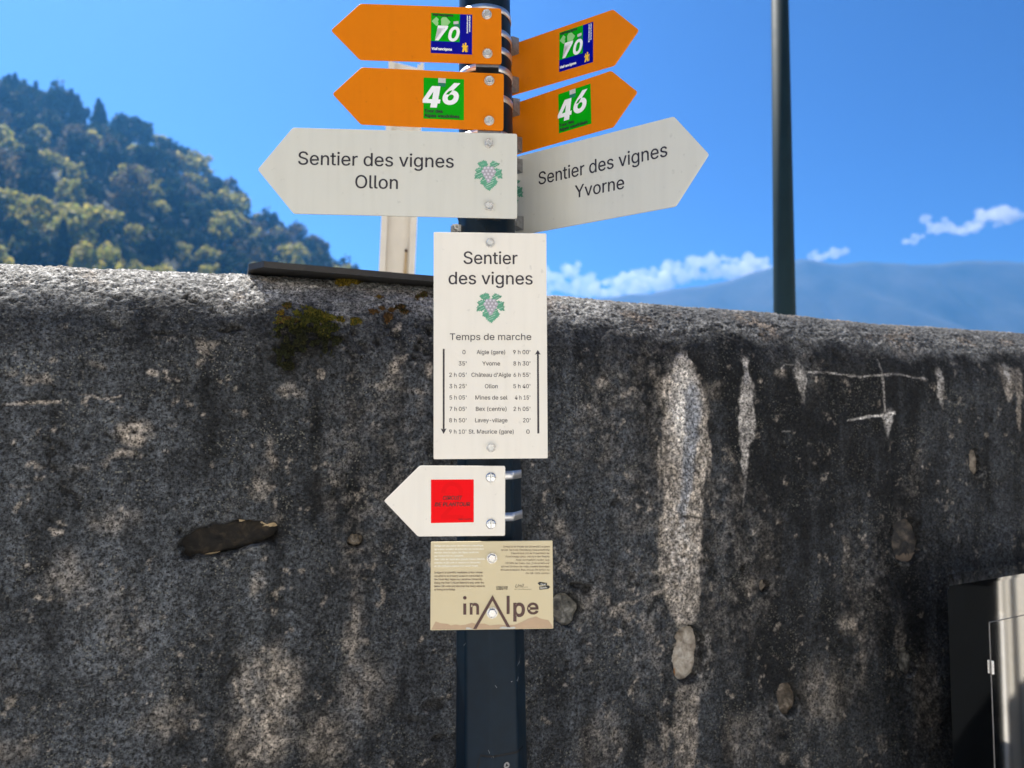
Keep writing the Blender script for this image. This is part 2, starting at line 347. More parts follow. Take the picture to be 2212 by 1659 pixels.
# ---- clouds, beyond the mountain
cm_, nt, p = new_mat('cloud_vapour'); nt.nodes.remove(p)
pv = nt.nodes.new('ShaderNodeVolumePrincipled'); pv.inputs['Color'].default_value = (0.98, 0.98, 0.98, 1); pv.inputs['Density'].default_value = 0.0085; pv.inputs['Anisotropy'].default_value = 0.35
nt.links.new(pv.outputs[0], nt.nodes['Material Output'].inputs['Volume']); M['cloud'] = cm_
def cloud(label, spec, seed, Y0=5900.0, per=8):
    """spec: list of (u, v, radius in picture units)"""
    r = random.Random(seed); b = MB(); px = Y0 / F
    for (u, v, R) in spec:
        for k in range(per):
            P = pt(u + r.gauss(0, R * 0.8), v + r.gauss(0, R * 0.34), Y0) + Vector((0, r.gauss(0, R * 0.5) * px, 0)); q = R * px * r.uniform(0.3, 0.85)
            ns, nr = 10, 6; vs = [P + Vector((0, 0, q * 0.8))]
            for j in range(1, nr):
                for i in range(ns):
                    th = math.pi * j / nr; ph = 2 * math.pi * i / ns
                    vs.append(P + Vector((math.sin(th) * math.cos(ph), math.sin(th) * math.sin(ph), math.cos(th) * 0.8)) * q)
            vs.append(P - Vector((0, 0, q * 0.8))); fs = [(0, 1 + i, 1 + (i + 1) % ns) for i in range(ns)]
            for j in range(nr - 2):
                fs += [(1 + j * ns + i, 1 + (j + 1) * ns + i, 1 + (j + 1) * ns + (i + 1) % ns, 1 + j * ns + (i + 1) % ns) for i in range(ns)]
            e = 1 + (nr - 2) * ns; fs += [(e + i, len(vs) - 1, e + (i + 1) % ns) for i in range(ns)]
            b.add(vs, fs)
    o = b.build('cloud', M['cloud'], None)
    md = o.modifiers.new('union', 'REMESH'); md.mode = 'VOXEL'; md.voxel_size = 13.0
    tx = bpy.data.textures.new('cloud_lumps', 'CLOUDS'); tx.noise_scale = 70; tx.noise_depth = 3
    dm = o.modifiers.new('lumps', 'DISPLACE'); dm.texture = tx; dm.strength = 80; dm.mid_level = 0.5; dm.texture_coords = 'GLOBAL'
    tag(o, label, 'cloud', 'clouds over the far ridge')
bank = []
for u_ in range(1176, 1672, 13):
    tv = float(np.interp(u_, [1176, 1220, 1290, 1350, 1420, 1480, 1540, 1590, 1640, 1672], [578, 574, 596, 590, 580, 556, 546, 556, 548, 572])); bank += [(u_, tv + 16, 19), (u_ + 6, tv + 40, 20)]
cloud('long white cloud bank lying on the ridge between panel and lamp post', bank + [(1700, 585, 14), (1330, 628, 14)], 3, per=3)
cloud('small white cloud right of the lamp post just above the ridge', [(1775, 552, 13), (1805, 545, 14), (1760, 556, 9)], 5)
cloud('tiny white cloud puff left of the stretched cloud', [(1972, 516, 14)], 6)
cloud('stretched white cloud left of the round cloud', [(2015, 486, 16), (2045, 496, 15), (2080, 497, 17), (2110, 488, 16)], 7)
cloud('round white cloud nearest the right edge of the sky', [(2125, 462, 18), (2155, 465, 23), (2180, 462, 20), (2160, 480, 16)], 8)

# ================================================================== WALL
WYAW = rad(20.8); D0 = 1.75
WO = Vector((0, D0, 0)); WT = Vector((math.cos(WYAW), math.sin(WYAW), 0)); WB = Vector((-math.sin(WYAW), math.cos(WYAW), 0))   # along, back
WN = -WB
def W(u, v):
    P = hit(u, v, WO, WN); return (P - WO).dot(WT), P.z
RC = 0.23
sil_u = np.array([-400, 0, 150, 300, 430, 530, 700, 936, 1190, 1400, 1600, 1720, 1900, 2050, 2212, 2600]); sil_v = np.array([560, 573, 577, 583, 589, 592, 604, 621, 638, 655, 671, 683, 699, 710, 720, 752])
_zs = []
for u, v in zip(sil_u, sil_v):
    P = hit(u, v, WO + WB * (RC * 0.8), WN); _zs.append(((P - WO).dot(WT), P.z + RC * 0.02))
_zs = np.array(_zs)
def ztop(s): return np.interp(s, _zs[:, 0], _zs[:, 1])
ZREF = float(ztop(0.0))
# --- grid
ds = 0.0029
sc_ = np.concatenate([[-5.2, -4.2, -3.4, -2.6, -2.0, -1.7, -1.5, -1.38], np.arange(-1.26, 1.92, ds), [2.0, 2.1, 2.25, 2.5, 2.9, 3.5, 4.2, 5.0, 5.8, 6.6, 7.3]])
prow = [(0, -0.1), (0, 0.25), (0, 0.45), (0, 0.55)]                     # (offset back, z relative to reference top)
z = 0.60
while z < ZREF - RC: prow.append((0.0, z)); z += ds
na = int(RC * math.pi / 2 / ds)
prow += [(RC - RC * math.cos(a), ZREF - RC + RC * math.sin(a)) for a in np.linspace(0.006, math.pi / 2, na)]
for o_ in (0.012, 0.03, 0.06, 0.1, 0.15, 0.2): prow.append((RC + o_, ZREF))
prow += [(RC + 0.21, ZREF - 0.01), (RC + 0.21, 1.2), (RC + 0.21, 0.6), (RC + 0.21, -0.1)]
prow = np.array(prow)
NS, NP = len(sc_), len(prow)
Sg, Og = np.meshgrid(sc_, prow[:, 0]); _, Zg0 = np.meshgrid(sc_, prow[:, 1])
Zg = Zg0 + (ztop(Sg) - ZREF) * sstep(0.6, 1.9, Zg0)
# local normal of the profile: (back, up)
nb = np.zeros(NP); nu_ = np.zeros(NP)
for i, (o_, zz) in enumerate(prow):
    if zz <= ZREF - RC + 1e-6 and o_ < RC: nb[i], nu_[i] = -1, 0
    elif o_ <= RC + 1e-6:
        a = math.acos(max(-1, min(1, (RC - o_) / RC))); nb[i], nu_[i] = -math.cos(a), math.sin(a)
    elif zz >= ZREF - 1e-6: nb[i], nu_[i] = 0, 1
    else: nb[i], nu_[i] = 1, 0
NBg = np.repeat(nb[:, None], NS, 1); NUg = np.repeat(nu_[:, None], NS, 1)
# profile coordinate for texturing (arc length over the rounded top)
arc = np.concatenate([[0], np.cumsum(np.hypot(np.diff(prow[:, 0]), np.diff(prow[:, 1])))]) + prow[0, 1]
Qg = np.repeat(arc[:, None], NS, 1) + (Zg - Zg0)
w1 = fbm(Sg * 9, Qg * 9, 4, 3); w2 = fbm(Sg * 30, Qg * 30, 3, 4); w3 = fbm(Sg * 90, Qg * 90, 2, 6)
wob = (w1 - 0.5) * 0.05 + (w2 - 0.5) * 0.026 + (w3 - 0.5) * 0.016
wob2 = (fbm(Sg * 9 + 50, Qg * 9, 4, 13) - 0.5) * 0.05 + (fbm(Sg * 30 + 9, Qg * 30, 3, 14) - 0.5) * 0.022 + (fbm(Sg * 90, Qg * 90 + 7, 2, 16) - 0.5) * 0.009
def pxm(u): return float(D0 * 283 / (357 - 0.0665 * u) / F)      # metres per picture unit on the wall
def blob(u, v, ru, rv, rot=0.0, soft=0.5, wa=0.6):
    s0, z0 = W(u, v); k = pxm(u); du = (Sg - s0 + wob * wa) / (ru * k); dv = (Qg - z0 + wob2 * wa) / (rv * k)
    if rot:
        c, sn = math.cos(rot), math.sin(rot); du, dv = (Sg - s0 + wob * wa), (Qg - z0 + wob2 * wa); du, dv = (du * c + dv * sn) / (ru * k), (-du * sn + dv * c) / (rv * k)
    return 1 - sstep(1 - soft, 1 + soft * 0.4, np.hypot(du, dv))
rag = fbm(Sg * 95, Qg * 22, 3, 45)
def streak(rows, soft=0.007, wa=0.55):
    """rows: (v, uleft, uright) downwards"""
    L = []
    for v, a, b in rows:
        sa, za = W(a, v); sb, zb = W(b, v); L.append(((za + zb) / 2, sa, sb))
    L = np.array(L)[::-1]; zq = Qg + wob2 * wa
    a = np.interp(zq, L[:, 0], L[:, 1]); b = np.interp(zq, L[:, 0], L[:, 2]); s = Sg + wob * wa
    m = sstep(-soft, soft, s - a) * sstep(-soft, soft, b - s)
    t_ = np.minimum(s - a, b - s) / np.maximum(b - a, 1e-4); m = m * sstep(-0.04, 0.20, t_ + (rag - 0.40) * 0.45)
    return m * sstep(L[0, 0] - 0.02, L[0, 0] + 0.01, zq) * (1 - sstep(L[-1, 0] - 0.01, L[-1, 0] + 0.02, zq))
crk = fbm(Sg * 40, Qg * 40, 2, 46); crk2 = sstep(0.3, 0.6, fbm(Sg * 25, Qg * 25, 3, 47))
def crack(pts, w, wa=0.35):
    q = [W(u, v) for u, v in pts]; d = np.full(Sg.shape, 9.0); ss = Sg + wob * wa; zz = Qg + wob2 * wa
    for (x0, y0), (x1, y1) in zip(q[:-1], q[1:]):
        dx, dy = x1 - x0, y1 - y0; t = np.clip(((ss - x0) * dx + (zz - y0) * dy) / (dx * dx + dy * dy), 0, 1)
        d = np.minimum(d, np.hypot(ss - x0 - t * dx, zz - y0 - t * dy))
    return (1 - sstep(w * 0.4, w, d * (0.6 + 1.3 * crk))) * (0.35 + 0.65 * crk2)
# --- colour of the concrete (soot and lichen, lime runs, bare cement; shade painted into pits and stone beds)
low = fbm(Sg * 2.2, Qg * 2.2, 4, 21); medn = fbm(Sg * 14, Qg * 12, 4, 22); vert = fbm(Sg * 28, Qg * 3.0, 4, 23)
fine = fbm(Sg * 160, Qg * 160, 2, 24)
tone = 0.010 + 0.105 * sstep(0.32, 0.70, 0.38 * low + 0.27 * medn + 0.35 * vert)
for (u, v, ru, rv, k) in [(300, 1300, 420, 330, 0.030), (150, 950, 260, 200, 0.022), (650, 1520, 260, 190, 0.035), (770, 930, 200, 130, -0.022), (1300, 900, 140, 260, -0.020), (1650, 1000, 120, 200, -0.008),
                          (1780, 1350, 300, 230, 0.012), (1300, 1480, 150, 130, 0.012), (400, 1480, 160, 60, -0.015), (640, 760, 80, 70, -0.02), (1800, 820, 400, 60, -0.012), (2100, 1250, 130, 150, 0.008), (430, 1180, 200, 90, -0.006)]:
    tone += k * blob(u, v, ru, rv, soft=0.9, wa=3.0)
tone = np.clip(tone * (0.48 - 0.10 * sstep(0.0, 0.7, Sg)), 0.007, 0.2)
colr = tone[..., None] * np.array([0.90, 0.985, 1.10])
def paint(mask, c, amt=1.0):
    global colr
    m = np.clip(mask * amt, 0, 1)[..., None]; colr = colr * (1 - m) + np.array(c) * m
TAN = (0.295, 0.255, 0.212); PALE = (0.42, 0.39, 0.355); BRN = (0.20, 0.14, 0.09); LIME = (0.60, 0.57, 0.53); BLK = (0.010, 0.010, 0.010)
broken = sstep(0.36, 0.6, fbm(Sg * 60, Qg * 50, 3, 41)); broken2 = sstep(0.42, 0.62, fbm(Sg * 130, Qg * 110, 2, 42))
# random little bare flecks all over
paint(sstep(0.52, 0.68, fbm(Sg * 4.5 + 3, Qg * 2.6, 4, 56)) * broken * (0.4 + 0.6 * broken2), (0.18, 0.163, 0.145), 0.36)
fl = sstep(0.68, 0.78, fbm(Sg * 40, Qg * 40, 4, 51)); paint(fl * broken2, TAN, 0.5)
for (u, v, ru, rv, a) in [(289, 937, 38, 26, .8), (266, 980, 32, 11, .7), (230, 990, 16, 8, .5), (430, 752, 13, 17, .8), (419, 790, 11, 10, .7), (456, 758, 12, 10, .6), (202, 798, 20, 9, .65), (81, 810, 22, 12, .6), (29, 793, 16, 8, .6), (320, 813, 9, 11, .75),
                          (615, 838, 17, 19, .75), (640, 850, 16, 12, .6), (855, 799, 17, 38, .7), (820, 833, 34, 14, .55), (918, 793, 13, 16, .7), (900, 842, 45, 7, .5), (578, 989, 15, 42, .5), (575, 1058, 17, 25, .55), (593, 1120, 14, 20, .4), (480, 1228, 7, 12, .6), (545, 1265, 18, 24, .4),
                          (25, 1030, 15, 5, .5), (150, 1000, 40, 12, .3), (575, 1470, 70, 75, .62), (560, 1590, 75, 85, .75), (640, 1480, 35, 60, .5), (765, 1370, 22, 100, .5), (770, 1170, 18, 16, .35), (800, 1500, 60, 80, .4), (30, 1630, 60, 35, .5), (700, 1600, 60, 60, .45), (1600, 1600, 50, 60, .3), (1780, 1500, 60, 70, .35), (2000, 1520, 45, 90, .35), (2080, 1340, 30, 60, .3), (1300, 1600, 60, 60, .3), (150, 1250, 60, 60, .3), (250, 1120, 50, 40, .3), (350, 1560, 60, 40, .3), (420, 1470, 14, 20, .4),
                          (1418, 824, 16, 20, .7), (1310, 830, 26, 14, .55), (1345, 850, 18, 8, .6), (1687, 808, 18, 15, .7), (1540, 845, 32, 20, .35), (1580, 980, 8, 18, .45), (1830, 1345, 34, 26, .65), (1828, 1200, 9, 30, .5), (1945, 1370, 12, 55, .4), (1425, 1600, 14, 50, .55), (1400, 1630, 20, 30, .4),
                          (1610, 1255, 20, 18, .5), (1220, 1150, 20, 40, .3), (1330, 1330, 35, 16, .45), (1250, 1310, 60, 30, .3), (1265, 1420, 12, 14, .35), (2160, 1300, 10, 30, .3), (2110, 1540, 8, 50, .3), (1690, 1640, 16, 14, .5), (1740, 1650, 10, 12, .5), (1910, 1600, 8, 18, .4), (1310, 1000, 14, 14, .25), (1390, 1370, 20, 40, .25)]:
    paint(blob(u, v, ru, rv, soft=0.7, wa=1.0) * (0.35 + 0.65 * broken), TAN, a)
paint(crack([(9, 874), (70, 870), (124, 868)], 0.0055), TAN, 0.85); paint(crack([(167, 853), (200, 856), (231, 865), (260, 856)], 0.003), TAN, 0.8)
paint(crack([(502, 1475), (515, 1505), (531, 1538)], 0.006, 0.5), TAN, 0.7)
# lime runs
main = streak([(765, 1470, 1495), (782, 1452, 1503), (815, 1434, 1510), (848, 1414, 1525), (893, 1432, 1536), (937, 1423, 1532), (982, 1420, 1541), (1026, 1421, 1532), (1104, 1422, 1519), (1170, 1420, 1513), (1254, 1429, 1509), (1317, 1444, 1505), (1345, 1462, 1494)])
slit = streak([(770, 1462, 1474), (795, 1464, 1472), (812, 1466, 1469)], 0.006)
core = streak([(835, 1480, 1508), (893, 1471, 1511), (950, 1470, 1508), (1000, 1474, 1506), (1050, 1470, 1492), (1104, 1462, 1484), (1140, 1466, 1478)], 0.02, 0.5)
main = main * (1 - 0.75 * slit)
paint(main * (0.6 + 0.4 * broken), (0.36, 0.315, 0.265), 0.95); paint(main * sstep(0.55, 0.7, fbm(Sg * 110, Qg * 110, 2, 44)), (0.05, 0.045, 0.04), 0.7); paint(main * blob(1478, 880, 42, 120, soft=0.9), LIME, 0.8); paint(main * blob(1470, 1180, 46, 130, soft=0.9) * broken2, PALE, 0.8)
paint(main * core, (0.12, 0.135, 0.16), 0.85); paint(main * core * broken2, (0.45, 0.45, 0.46), 0.45)
st2 = streak([(771, 1606, 1622), (804, 1605, 1621), (848, 1599, 1634), (893, 1593, 1634), (937, 1596, 1630), (960, 1598, 1620), (1015, 1600, 1615)], 0.006)
paint(st2 * (0.6 + 0.4 * broken), PALE, 0.9); paint(st2 * blob(1612, 815, 9, 18), (0.2, 0.2, 0.22), 0.6)
paint(streak([(1015, 1602, 1612), (1060, 1606, 1611), (1100, 1607, 1610)], 0.006), PALE, 0.25)
for rows, c, a in [([(781, 1722, 1738), (800, 1714, 1742), (830, 1716, 1742), (863, 1728, 1738)], PALE, .75), ([(796, 2030, 2044), (830, 2028, 2046), (860, 2028, 2044), (880, 2034, 2042)], PALE, .7), ([(796, 2160, 2200), (830, 2162, 2198), (858, 2172, 2190)], TAN, .75), ([(790, 2176, 2188), (820, 2176, 2186)], LIME, .6),
                  ([(796, 2199, 2212), (860, 2197, 2210), (930, 2199, 2206)], TAN, .6), ([(1482, 1455, 1512), (1560, 1452, 1510), (1659, 1450, 1500), (1720, 1450, 1500)], TAN, .6), ([(892, 1900, 1934), (915, 1908, 1926), (940, 1914, 1920)], LIME, .55), ([(820, 1480, 1500), (1400, 1482, 1498)], PALE, .0), ([(1370, 1855, 1875), (1480, 1860, 1872)], TAN, .25), ([(1100, 1940, 1950), (1200, 1942, 1948)], TAN, .15)]:
    paint(streak(rows, 0.007) * (0.5 + 0.5 * broken), c, a)
paint(crack([(1742, 803), (1800, 806), (1870, 812), (1945, 808), (2010, 814)], 0.0042, 0.3), PALE, 0.8); paint(crack([(1909, 772), (1911, 810), (1914, 888)], 0.0045, 0.2), PALE, 0.7)
paint(crack([(1834, 905), (1865, 900), (1885, 894), (1935, 892)], 0.006, 0.4), LIME, 0.9); paint(crack([(1690, 795), (1700, 784), (1718, 786)], 0.003, 0.3), LIME, 0.7)
paint(crack([(1338, 1309), (1390, 1296), (1437, 1279)], 0.007, 0.6), TAN, 0.6); paint(crack([(1690, 932), (1715, 931)], 0.0025, 0.2), LIME, 0.6)
paint(blob(1515, 1420, 30, 70, soft=0.8) * broken, PALE, 0.5); paint(blob(1490, 1400, 45, 80, soft=0.9), (0.16, 0.155, 0.15), 0.4)
dk = crack([(1413, 1103), (1440, 1098), (1470, 1112), (1520, 1120), (1560, 1116)], 0.0022, 0.5)
dk = np.maximum(dk, 0.8 * crack([(10, 1540), (60, 1532), (110, 1550)], 0.002, 0.6)); dk = np.maximum(dk, 0.8 * crack([(330, 1425), (420, 1438), (500, 1432)], 0.002, 0.8))
# weathered crown of the wall is paler and greener than the sooty face
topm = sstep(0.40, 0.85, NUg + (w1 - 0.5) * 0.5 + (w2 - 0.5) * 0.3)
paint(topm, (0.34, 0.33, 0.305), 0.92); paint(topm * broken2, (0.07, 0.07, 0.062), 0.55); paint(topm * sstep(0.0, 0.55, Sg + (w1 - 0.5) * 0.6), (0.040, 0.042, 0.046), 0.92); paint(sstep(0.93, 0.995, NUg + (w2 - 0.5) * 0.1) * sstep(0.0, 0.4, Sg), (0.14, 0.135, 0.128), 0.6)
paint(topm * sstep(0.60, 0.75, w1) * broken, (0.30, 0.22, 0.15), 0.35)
# dark lichen band under the crown and soot runs round the moss
band = sstep(0.02, 0.3, NUg) * (1 - sstep(0.55, 0.8, NUg)); paint(band * sstep(0.35, 0.65, medn), (0.022, 0.022, 0.022), 0.6)
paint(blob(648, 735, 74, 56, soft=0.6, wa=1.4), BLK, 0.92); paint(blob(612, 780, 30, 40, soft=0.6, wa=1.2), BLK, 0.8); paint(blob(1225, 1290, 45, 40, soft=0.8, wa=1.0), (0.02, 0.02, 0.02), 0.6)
paint((NBg > 0.5) * 1.0, (0.42, 0.40, 0.37), 1.0)  # unseen back face made pale to bounce light onto the cream post
# --- relief
grain = fbm(Sg * 75, Qg * 75, 3, 31); grain2 = fbm(Sg * 170, Qg * 170, 2, 33)
disp = (low - 0.5) * 0.016 + (medn - 0.5) * 0.007 + (grain - 0.5) * (0.0045 + 0.001 * topm) + (grain2 - 0.5) * (0.0026 + 0.0045 * topm)
disp -= dk * 0.004; paint(dk, BLK, 0.9)
disp += main * 0.0025 * (0.4 + broken)
pits = [(490, 716, 18, 7, 9), (505, 707, 14, 8, 8), (250, 703, 15, 8, 5), (345, 714, 19, 6, 8), (512, 712, 10, 6, 8), (783, 744, 17, 16, 12), (852, 720, 13, 13, 12), (815, 738, 8, 9, 10), (895, 748, 9, 12, 10), (908, 735, 7, 9, 10), (889, 770, 7, 8, 9), (930, 712, 10, 15, 12), (842, 700, 10, 8, 8),
        (771, 712, 11, 7, 9), (780, 765, 6, 5, 8), (900, 700, 7, 7, 8), (915, 760, 6, 6, 8), (770, 800, 5, 4, 6), (590, 1150, 12, 20, 14), (395, 1200, 12, 12, 14), (388, 1150, 8, 12, 10), (1245, 1262, 17, 9, 16), (1262, 1275, 10, 16, 16), (1225, 1425, 5, 6, 9), (1223, 1443, 5, 5, 9), (1339, 1360, 4, 5, 9), (1351, 1383, 5, 6, 8), (1604, 1224, 5, 12, 10), (1485, 1349, 6, 7, 10),
        (1290, 1480, 6, 6, 6), (1247, 1440, 6, 7, 7), (1690, 1590, 14, 12, 8), (1840, 1080, 26, 10, 5), (940, 1520, 25, 18, 9), (900, 1550, 30, 10, 7), (1960, 1150, 32, 26, 5), (1660, 1225, 34, 26, 7), (950, 1590, 16, 10, 8), (1330, 1085, 14, 10, 7), (1207, 1085, 8, 10, 8), (440, 1385, 18, 8, 4), (100, 1225, 30, 7, 4), (575, 870, 12, 20, 5), (1650, 1640, 10, 8, 6)]
for (u, v, ru, rv, dep) in pits:
    b_ = blob(u, v, ru, rv, soft=0.6, wa=0.5); disp -= b_ * dep * 0.001; paint(b_, (0.014, 0.014, 0.014), min(0.85, 0.12 * dep))  # pits painted near black, the shade of the holes put into the colour
# random pin holes, blackened for their shade
ph = sstep(0.70, 0.78, fbm(Sg * 50 + 5, Qg * 50, 2, 71)) * sstep(0.5, 0.7, fbm(Sg * 5, Qg * 5, 2, 72)) * (colr[..., 0] < 0.12); disp -= ph * 0.004; paint(ph, BLK, 0.75)
# beds of the embedded stones
STONES = [  # u, v, ru, rv, tilt, dome(mm), colour kind, label
    (488, 1166, 97, 32, 0.17, 5, 'flint', 'long dark flint stone with tan rim set in the wall'),
    (1484, 1410, 33, 62, -0.12, 14, 'quartz', 'white quartz stone with rusty lower corner'),
    (1704, 1512, 28, 34, 0.0, 10, 'brownstone', 'round brown cobble'),
    (1962, 1172, 38, 45, 0.1, 12, 'cobble', 'smooth grey-brown cobble near the cabinet'),
    (2108, 997, 20, 27, 0.0, 8, 'sandstone', 'small tan stone'),
    (1222, 1318, 28, 36, 0.35, 9, 'quartz2', 'broken pale stone beside the tan plaque'),
    (1650, 1268, 14, 13, 0.3, 9, 'sandstone', 'small pinkish pebble'),
    (1962, 1432, 20, 32, 0.2, 7, 'quartz2', 'chipped pale stone'),
    (770, 1163, 16, 14, 0.1, 5, 'sandstone', 'small tan pebble')]
for (u, v, ru, rv, rot, dome, kd, lb) in STONES:
    b_ = blob(u, v, ru * 1.0, rv * 1.0, rot, 0.14, 0.5); disp -= b_ * 0.036
    rim = blob(u, v, ru * 1.3, rv * 1.35, rot, 0.3, 0.4) - b_; paint(np.clip(rim, 0, 1) * broken, (0.012, 0.012, 0.012), 0.5); paint(b_, BLK, 0.9)  # rims darkened and beds blackened: shade of the hollows put into the colour
for (u, v, ru, rv, rot, dome, kd, lb) in STONES:
    arcp = lambda a0, a1, q: [(u + ru * q * math.cos(a) * math.cos(rot) - rv * q * math.sin(a) * math.sin(rot), v - ru * q * math.cos(a) * math.sin(rot) - rv * q * math.sin(a) * math.cos(rot)) for a in np.linspace(a0, a1, 12)]
    big = min(1.0, ru / 40.0); cv = crack(arcp(-0.5, 2.6, 1.03), 0.004 + 0.006 * big, 0.5); disp -= cv * (0.006 + 0.010 * big); paint(cv, BLK, 0.9)  # crevice arc above each stone painted black, standing in for its shadow
    lg = crack(arcp(3.4, 5.9, 1.10), 0.004 + 0.004 * big, 0.5); disp += lg * 0.003; paint(lg * broken, (0.17, 0.165, 0.155), 0.6)  # ledge below painted pale, as if catching the light
    if kd == 'flint':
        cv = np.maximum(blob(592, 1150, 14, 22, soft=0.5, wa=0.6), blob(398, 1203, 18, 10, soft=0.5, wa=0.6)); disp -= cv * 0.016; paint(cv, BLK, 0.95)  # hollows at the flint's ends blackened for their shade
disp = np.where((Zg0 < 0.58) | (Og > RC + 0.1), 0, disp)
P3 = (np.array(WO)[None, None] + Sg[..., None] * np.array(WT) + (Og + NBg * disp)[..., None] * np.array(WB)); P3[..., 2] = Zg + NUg * disp
def grid_mesh(name, P, nx, ny):
    me = bpy.data.meshes.new(name); n = nx * ny; me.vertices.add(n); me.vertices.foreach_set('co', P.reshape(-1).astype(np.float32))
    j, i = np.meshgrid(np.arange(ny - 1), np.arange(nx - 1), indexing='ij'); a = (j * nx + i).ravel()
    q = np.stack([a, a + 1, a + nx + 1, a + nx], 1).ravel().astype(np.int32); nf = len(a)
    me.loops.add(nf * 4); me.loops.foreach_set('vertex_index', q); me.polygons.add(nf)
    me.polygons.foreach_set('loop_start', (np.arange(nf) * 4).astype(np.int32)); me.polygons.foreach_set('loop_total', np.full(nf, 4, np.int32))
    me.update(calc_edges=True); me.validate(); me.shade_smooth(); return me
wall = empty('concrete_wall', WO); tag(wall, 'long dark weathered concrete wall with rounded top and pale lime runs', 'wall')
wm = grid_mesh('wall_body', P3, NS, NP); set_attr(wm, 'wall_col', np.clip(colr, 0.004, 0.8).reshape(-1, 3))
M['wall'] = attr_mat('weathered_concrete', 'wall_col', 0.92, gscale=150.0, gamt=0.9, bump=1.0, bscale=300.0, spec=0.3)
_nt = M['wall'].node_tree; _p = _nt.nodes['Principled BSDF']; _src = _p.inputs['Base Color'].links[0].from_socket; _tc = [n for n in _nt.nodes if n.type == 'TEX_COORD'][0]
_vo = _nt.nodes.new('ShaderNodeTexVoronoi'); _vo.inputs['Scale'].default_value = 330.0; _nt.links.new(_tc.outputs['Object'], _vo.inputs['Vector'])
_sp = _nt.nodes.new('ShaderNodeSeparateColor'); _nt.links.new(_vo.outputs['Color'], _sp.inputs[0])
_mr = _nt.nodes.new('ShaderNodeMapRange'); _mr.inputs[1].default_value = 0.86; _mr.inputs[2].default_value = 1.0; _mr.inputs[3].default_value = 0.0; _mr.inputs[4].default_value = 0.75; _nt.links.new(_sp.outputs[0], _mr.inputs[0])
_mx = _nt.nodes.new('ShaderNodeMix'); _mx.data_type = 'RGBA'; _mx.inputs[7].default_value = (0.235, 0.225, 0.185, 1); _n3 = _nt.nodes.new('ShaderNodeTexNoise'); _n3.inputs['Scale'].default_value = 11.0; _n3.inputs['Detail'].default_value = 4; _nt.links.new(_tc.outputs['Object'], _n3.inputs['Vector'])
_m3 = _nt.nodes.new('ShaderNodeMapRange'); _m3.inputs[1].default_value = 0.42; _m3.inputs[2].default_value = 0.68; _m3.inputs[3].default_value = 0.12; _m3.inputs[4].default_value = 0.95; _nt.links.new(_n3.outputs['Fac'], _m3.inputs[0])
_m4 = _nt.nodes.new('ShaderNodeMath'); _m4.operation = 'MULTIPLY'; _nt.links.new(_mr.outputs[0], _m4.inputs[0]); _nt.links.new(_m3.outputs[0], _m4.inputs[1])
_n5 = _nt.nodes.new('ShaderNodeTexNoise'); _n5.inputs['Scale'].default_value = 46.0; _n5.inputs['Detail'].default_value = 6; _n5.inputs['Roughness'].default_value = 0.7; _nt.links.new(_tc.outputs['Object'], _n5.inputs['Vector'])
_m5 = _nt.nodes.new('ShaderNodeMapRange'); _m5.inputs[1].default_value = 0.32; _m5.inputs[2].default_value = 0.70; _m5.inputs[3].default_value = 0.38; _m5.inputs[4].default_value = 1.75; _nt.links.new(_n5.outputs['Fac'], _m5.inputs[0])
_v5 = _nt.nodes.new('ShaderNodeVectorMath'); _v5.operation = 'SCALE'; _nt.links.new(_src, _v5.inputs[0]); _nt.links.new(_m5.outputs[0], _v5.inputs['Scale'])
_nt.links.new(_m4.outputs[0], _mx.inputs[0]); _nt.links.new(_v5.outputs[0], _mx.inputs[6])
_mr2 = _nt.nodes.new('ShaderNodeMapRange'); _mr2.inputs[1].default_value = 0.80; _mr2.inputs[2].default_value = 0.95; _mr2.inputs[3].default_value = 0.0; _mr2.inputs[4].default_value = 0.8; _nt.links.new(_sp.outputs[1], _mr2.inputs[0])
_mx2 = _nt.nodes.new('ShaderNodeMix'); _mx2.data_type = 'RGBA'; _mx2.inputs[7].default_value = (0.012, 0.012, 0.013, 1); _nt.links.new(_mr2.outputs[0], _mx2.inputs[0]); _nt.links.new(_mx.outputs[2], _mx2.inputs[6]); _nt.links.new(_mx2.outputs[2], _p.inputs['Base Color'])
wm.materials.append(M['wall']); wb = bpy.data.objects.new('wall_body', wm); col.objects.link(wb); wb.parent = wall; wb.location = -WO
print('wall', NS, NP)
# --- stones
def stone_mat(name, cols, scale, rough=0.6):
    m, nt, p = new_mat(name); N = nt.nodes; L = nt.links; tc = N.new('ShaderNodeTexCoord')
    no = N.new('ShaderNodeTexNoise'); no.inputs['Scale'].default_value = scale; no.inputs['Detail'].default_value = 8; no.inputs['Roughness'].default_value = 0.65; no.inputs['Distortion'].default_value = 0.6
    L.new(tc.outputs['Object'], no.inputs['Vector']); cr = N.new('ShaderNodeValToRGB'); el = cr.color_ramp.elements
    el[0].position = 0.32; el[0].color = (*cols[0], 1); el[1].position = 0.68; el[1].color = (*cols[-1], 1)
    for k, c in enumerate(cols[1:-1]): e = el.new(0.32 + 0.36 * (k + 1) / (len(cols) - 1)); e.color = (*c, 1)
    L.new(no.outputs['Fac'], cr.inputs[0]); L.new(cr.outputs[0], p.inputs['Base Color']); p.inputs['Roughness'].default_value = rough; p.inputs['Specular IOR Level'].default_value = 0.2
    bp = N.new('ShaderNodeBump'); bp.inputs['Strength'].default_value = 0.8; bp.inputs['Distance'].default_value = 0.002; L.new(no.outputs['Fac'], bp.inputs['Height']); L.new(bp.outputs[0], p.inputs['Normal'])
    return m
